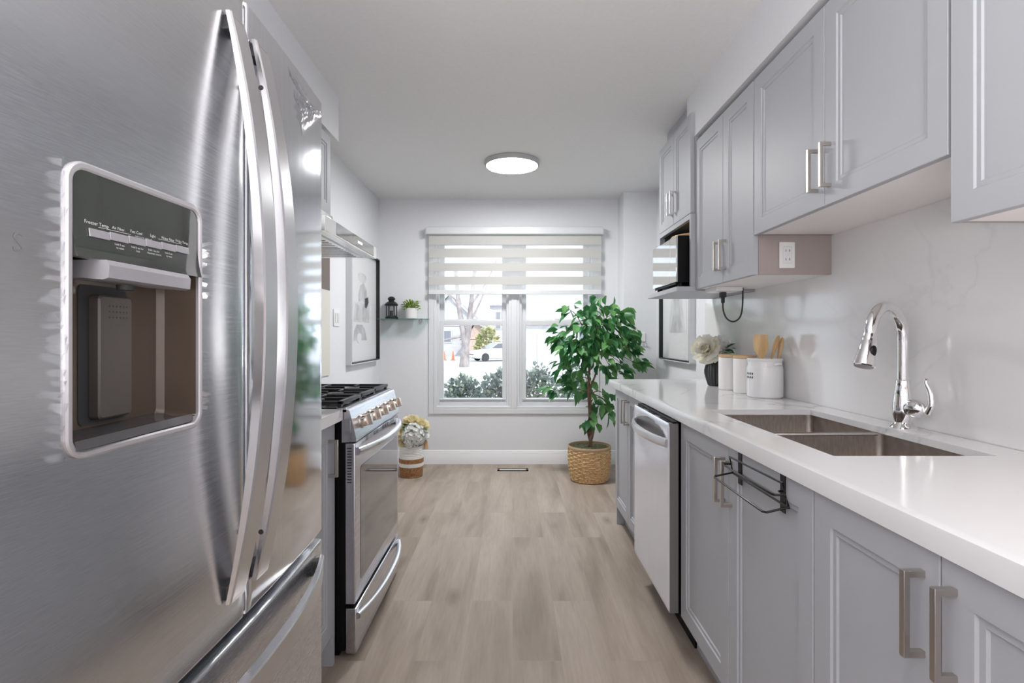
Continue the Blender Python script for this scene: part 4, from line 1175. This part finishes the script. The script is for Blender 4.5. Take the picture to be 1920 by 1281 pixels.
# ---- left wall panel beyond the range, switch
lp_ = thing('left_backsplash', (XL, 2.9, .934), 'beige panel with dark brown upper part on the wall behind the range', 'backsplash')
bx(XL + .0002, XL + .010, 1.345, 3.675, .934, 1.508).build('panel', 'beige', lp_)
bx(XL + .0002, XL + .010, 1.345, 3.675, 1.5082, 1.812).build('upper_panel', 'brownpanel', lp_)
sw = thing('light_switch', (XL, 3.83, 1.33), 'white light switch on the left wall before the framed print', 'switch')
bx(XL + .0002, XL + .007, 3.768, 3.895, 1.268, 1.389, .003).build('plate', 'plastic', sw)
for q in (3.806, 3.857): bx(XL + .0065, XL + .011, q - .016, q + .016, 1.295, 1.362, .002).build('rocker', 'ceramic', sw)

# ================================================================== far end: shelf, lantern, plant, blind
sh = thing('glass_shelf', (-1.0, 4.97, 1.349), 'thin glass shelf with lantern and plant in the left back corner', 'shelf')
bx(XL + .004, -.770, 4.90, 5.048, 1.349, 1.358, .001).build('glass_panel', 'shelfglass', sh)
b = MB()
for xx in (-1.2, -.85): b.box(xx - .012, xx + .012, 5.02, 5.0498, 1.336, 1.364, .002)
b.build('bracket', 'chrome', sh)
lx, ly, lz = -1.117, 4.97, 1.358
ln = thing('lantern', (lx, ly, lz), 'small black candle lantern on the glass shelf', 'lantern')
MB().lathe([(.056, 0), (.060, .004), (.060, .016), (.050, .020), (.050, .026), (0, .026)], (lx, ly, lz), 8, caps=(True, False)).build('lantern_base', 'lantern', ln, 20)
for k in range(6):
    a = 2 * PI * k / 6 + .26; b = MB(); b.tube([(lx + .046 * math.cos(a), ly + .046 * math.sin(a), lz + .02), (lx + .046 * math.cos(a), ly + .046 * math.sin(a), lz + .125)], .0042, 6); b.build('post', 'lantern', ln)
MB().lathe([(.050, .118), (.060, .122), (.061, .132), (.050, .146), (.033, .158), (.026, .160), (.026, .170), (.033, .176), (.034, .188), (.026, .198), (.014, .204), (.0, .206)], (lx, ly, lz), 20, caps=(True, False)).build('lantern_roof', 'lantern', ln)
MB().lathe([(.043, .026), (.043, .120)], (lx, ly, lz), 12, caps=(False, False)).build('lantern_glass', 'frameglass', ln)
MB().lathe([(.014, .026), (.014, .075), (0, .075)], (lx, ly, lz), 12, caps=(False, False)).build('candle', 'frame_black', ln)
pp = thing('potted_plant', (-.935, 4.97, 1.358), 'small leafy green plant in white pot on the glass shelf', 'plant')
MB().lathe([(.046, 0), (.052, .004), (.056, .095), (.053, .097), (.049, .09), (0, .085)], (-.935, 4.97, 1.358), 28, caps=(True, False)).build('pot', 'potwhite', pp)
b = MB(); rs = random.Random(11)
for k in range(150):
    a = rs.uniform(0, 2 * PI); r = rs.uniform(0, .045); p = Vector((-.935 + r * math.cos(a), 4.97 + r * math.sin(a), 1.44 + rs.uniform(0, .055)))
    d = Vector((math.cos(a), math.sin(a), rs.uniform(-.3, 1.3))); leaf(b, p + d.normalized() * rs.uniform(.0, .03), d, rs.uniform(.028, .045), .013, rs.uniform(-1, 1))
b.build('foliage', 'grass_leaf', pp, 0)

bl = thing('roller_blind', (.02, 5.0, 2.135), 'white zebra roller blind half lowered over the window', 'blind')
bx(-.800, .838, 4.955, 5.03, 2.137, 2.207, .008).build('headrail', 'vinyl', bl)
zs_ = [2.137, 2.125, 2.045, 2.010, 1.925, 1.875, 1.800, 1.750, 1.675, 1.625]
bands = MB(); X0b, X1b, yb_ = -.775, .822, 4.992
kinds = ['s', 'o', 's', 'o', 's', 'o', 's', 'o', 's']
for k in range(9): bands.box(X0b, X1b, yb_ - .0005, yb_ + .0005, zs_[k + 1], zs_[k], mi=0 if kinds[k] == 'o' else 1)
bands.build('fabric', ['blind', 'sheer'], bl, 0)
back = MB()
for k in range(9): back.box(X0b, X1b, yb_ + .012, yb_ + .013, zs_[k + 1] + (.012 if kinds[k] == 'o' else 0), zs_[k] + (0 if kinds[k] == 'o' else .0), mi=0 if kinds[k] == 'o' and k > 3 else 1)
back.build('fabric_back', ['blind', 'sheer'], bl, 0)
bx(X0b, X1b, 4.980, 5.010, 1.585, 1.625, .004).build('bottom_rail', 'vinyl', bl)
b = MB(); b.box(.135, .165, 4.985, 5.0, 2.207, 2.214)
for xx in (-.798, .836): b.box(xx - .004, xx + .004, 4.96, 5.045, 2.135, 2.209, .002)
b.build('end_bracket', 'trim', bl)

# ---- floor register
fv = thing('floor_vent', (.003, 4.83, 0), 'black-edged floor vent on the floor below the window', 'vent')
b = MB(); x0, x1, y0, y1 = -.135, .14, 4.78, 4.86
b.box(x0, x1, y0, y0 + .014, 0, .006); b.box(x0, x1, y1 - .014, y1, 0, .006); b.box(x0, x0 + .02, y0, y1, 0, .006); b.box(x1 - .02, x1, y0, y1, 0, .006); b.build('vent_frame', 'frame_black', fv)
bx(x0 + .02, x1 - .02, y0 + .014, y1 - .014, 0, .004).build('vent_plate', 'beige', fv)

# ---- flower basket by the range
fbx, fby = -.868, 4.62
fb = thing('flower_basket', (fbx, fby, 0), 'white and brown striped rope basket on the floor beyond the range', 'basket')
def ropeband(z0, z1, r0, r1, m, n):
    b = MB(); prof = []
    for k in range(n):
        for t_ in (0, .25, .5, .75):
            u = (k + t_) / n; prof.append((r0 + (r1 - r0) * u + .004 * math.sin(PI * t_), z0 + (z1 - z0) * u))
    prof.append((r1, z1)); b.lathe(prof, (fbx, fby, 0), 40, caps=(z0 == 0, False)); return b.build('rope_band', m, fb, 60)
ropeband(0, .088, .092, .100, 'rope_brown', 7); ropeband(.088, .120, .100, .102, 'rope_white', 3); ropeband(.120, .158, .102, .102, 'rope_brown', 3)
ropeband(.158, .262, .102, .094, 'rope_white', 8)
MB().lathe([(.095, .23), (.0, .235)], (fbx, fby, 0), 24, caps=(False, False)).build('filling', 'moss', fb)
b = MB(); b.lathe([(.006, .05), (.012, .045), (.020, .0), (.022, -.03), (.0, -.03)], (fbx + .122, fby + .02, .255), 12, caps=(True, False)); b.tube([(fbx + .098, fby, .262), (fbx + .116, fby + .015, .30), (fbx + .122, fby + .02, .29)], .005, 8); b.build('tassel', 'tan', fb)
fl = thing('flower_arrangement', (fbx, fby, .24), 'white and yellow flowers filling the rope basket by the range', 'flowers')
hydrangea('blossom', (fbx + .028, fby - .045, .36), .090, 'petal_white', fl, 230)
hydrangea('blossom', (fbx + .010, fby - .055, .30), .060, 'petal_white', fl, 120)
peony('blossom', (fbx - .005, fby + .03, .465), .070, 'petal_yellow', fl, (0, -.3, 1))
peony('blossom', (fbx + .085, fby + .03, .430), .068, 'petal_yellow', fl, (.4, -.4, .8))
peony('blossom', (fbx - .068, fby - .03, .375), .072, 'petal_yellow', fl, (-.3, -.8, .4))
peony('blossom', (fbx - .060, fby - .05, .31), .062, 'petal_yellow', fl, (-.2, -.8, .1))
peony('blossom', (fbx + .112, fby + .0, .36), .05, 'petal_white', fl, (.7, -.5, .3))
b = MB()
for p, d in (((fbx - .05, fby - .02, .43), (-.4, -.6, .5)), ((fbx - .045, fby - .02, .435), (.3, -.7, .3)), ((fbx - .05, fby - .03, .43), (.1, -.6, -.3)), ((fbx + .10, fby - .01, .41), (.5, -.6, -.1))): leaf(b, p, d, .065, .04, .2)
b.build('leaf', 'leafdark', fl, 0)
b = MB()
for p in ((fbx, fby, .40), (fbx + .07, fby + .02, .38), (fbx - .06, fby - .02, .33), (fbx + .02, fby - .03, .32), (fbx + .1, fby, .33)): b.tube([(fbx, fby, .225), p], .004, 6)
b.build('stem', 'leafdark', fl)

# ---- ficus in a wicker basket
kx, ky = .640, 4.49
wb = thing('wicker_basket', (kx, ky, 0), 'round woven tan basket holding the ficus at the window', 'basket')
b = MB(); nr, na = 17, 132; V = []
for j in range(nr * 4 + 1):
    u = j / (nr * 4); z = .004 + .262 * u; r = .150 + .024 * math.sin(min(1, u * 1.5) * PI / 2); row = []
    for i in range(na):
        a = 2 * PI * i / na; ph = (i / 6.0) * PI; k = j // 4
        wv = .0055 * math.sin(ph + PI * (k % 2)) * abs(math.sin(PI * (j % 4) / 4 + .001)) + .003 * abs(math.sin(PI * (j % 4) / 4))
        if i % 22 in (0, 1): wv = .006
        row.append(Vector((kx + (r + wv) * math.cos(a), ky + (r + wv) * math.sin(a), z)))
    V.append(row)
b.rings(V, True, (True, False)); b.build('weave', 'wicker', wb, 60)
MB().lathe([(.176, .262), (.1795, .268), (.1795, .285), (.176, .291), (.170, .291), (.168, .285), (.168, .20)], (kx, ky, 0), 48, caps=(False, False)).build('rim', 'jute_rim', wb)
b = MB(); n = 14
R = []
for j in range(n + 1):
    r = .169 * j / n
    R.append([Vector((kx + max(r, .001) * math.cos(a), ky + max(r, .001) * math.sin(a), .268 + .012 * noise.noise(Vector((r * 30 * math.cos(a), r * 30 * math.sin(a), 0))) + .012 * (1 - j / n))) for a in [2 * PI * k / 40 for k in range(40)]])
b.rings(R, True, (False, False)); fi = thing('ficus_tree', (kx, ky, .27), 'green leafy ficus tree standing in the woven basket', 'tree')
b.build('moss', 'moss', fi, 60)
PX = lambda px, py, Y=ky: Vector(((px - 961) * Y / 1010, Y, 1.2 + (630 - py) * Y / 1010))
b = MB()
def stem(pts, r0, r1):
    c = catmull(pts, 7); b.tube(c, [r0 + (r1 - r0) * i / (len(c) - 1) for i in range(len(c))], 8)
stem([(.652, ky, .26), (.648, ky + .01, .42), (.642, ky - .01, .56), (.632, ky, .76), (.640, ky, .95), (.62, ky, 1.10), (.60, ky, 1.30)], .016, .006)
stem([(.632, ky - .01, .27), (.660, ky - .02, .38), (.668, ky, .50), (.655, ky + .015, .62), (.640, ky, .74), (.690, ky - .01, .88), (.715, ky, 1.02), (.70, ky, 1.2), (.72, ky, 1.36)], .013, .005)
stem([(.660, ky + .01, .27), (.632, ky + .015, .38), (.628, ky - .012, .46), (.645, ky - .015, .58)], .009, .006)
stem([(.645, ky, .28), (.680, ky + .01, .40), (.672, ky, .52), (.652, ky - .01, .66)], .006, .004)
stem([(.628, ky - .01, .40), (.600, ky - .03, .425)], .004, .003)
clusters = [(1090, 592, 24, 22), (1132, 576, 24, 20), (1160, 592, 20, 18), (1062, 628, 18, 16), (1105, 622, 30, 34), (1145, 622, 26, 28), (1180, 630, 15, 14), (1075, 660, 22, 20), (1118, 660, 28, 30), (1165, 648, 16, 14), (1058, 690, 13, 9), (1084, 700, 20, 16), (1145, 692, 18, 14), (1172, 690, 15, 11), (1196, 684, 12, 8), (1038, 735, 8, 6), (1072, 722, 16, 13), (1098, 722, 14, 10), (1118, 752, 15, 12), (1142, 748, 16, 13), (1148, 772, 10, 7), (1108, 784, 12, 9), (1062, 578, 9, 6), (1046, 640, 8, 6), (1130, 640, 22, 20), (1100, 645, 20, 20), (1185, 655, 8, 6)]
rs = random.Random(5); fol = MB(); hub = [Vector((.62, ky, 1.05)), Vector((.60, ky, 1.25)), Vector((.71, ky, 1.05)), Vector((.72, ky, 1.28)), Vector((.64, ky, .84)), Vector((.65, ky, .72))]
for px, py, rp, cnt in clusters:
    cY = ky + rs.uniform(-.13, .12); c = PX(px, py, cY); rad = rp * .0044
    h0 = min(hub, key=lambda q: (q - c).length); mid = (h0 + c) / 2 + Vector((0, 0, .04))
    stem([h0, mid, c], .0045, .0018)
    for _ in range(int(cnt * 1.55)):
        d = Vector((rs.uniform(-1, 1), rs.uniform(-1, 1), rs.uniform(-1, 1))); p = c + d * rad
        out = (p - Vector((.65, ky, c.z + .05))); dd_ = Vector((out.x * 1.2 + rs.uniform(-.35, .35), out.y + rs.uniform(-.4, .4), -.25 + rs.uniform(-.5, .25)))
        leaf(fol, p, dd_, rs.uniform(.075, .125), rs.uniform(.048, .066), rs.uniform(-.9, .9))
b.build('trunk', 'bark', fi)
fol.build('foliage', 'leaf', fi, 80)
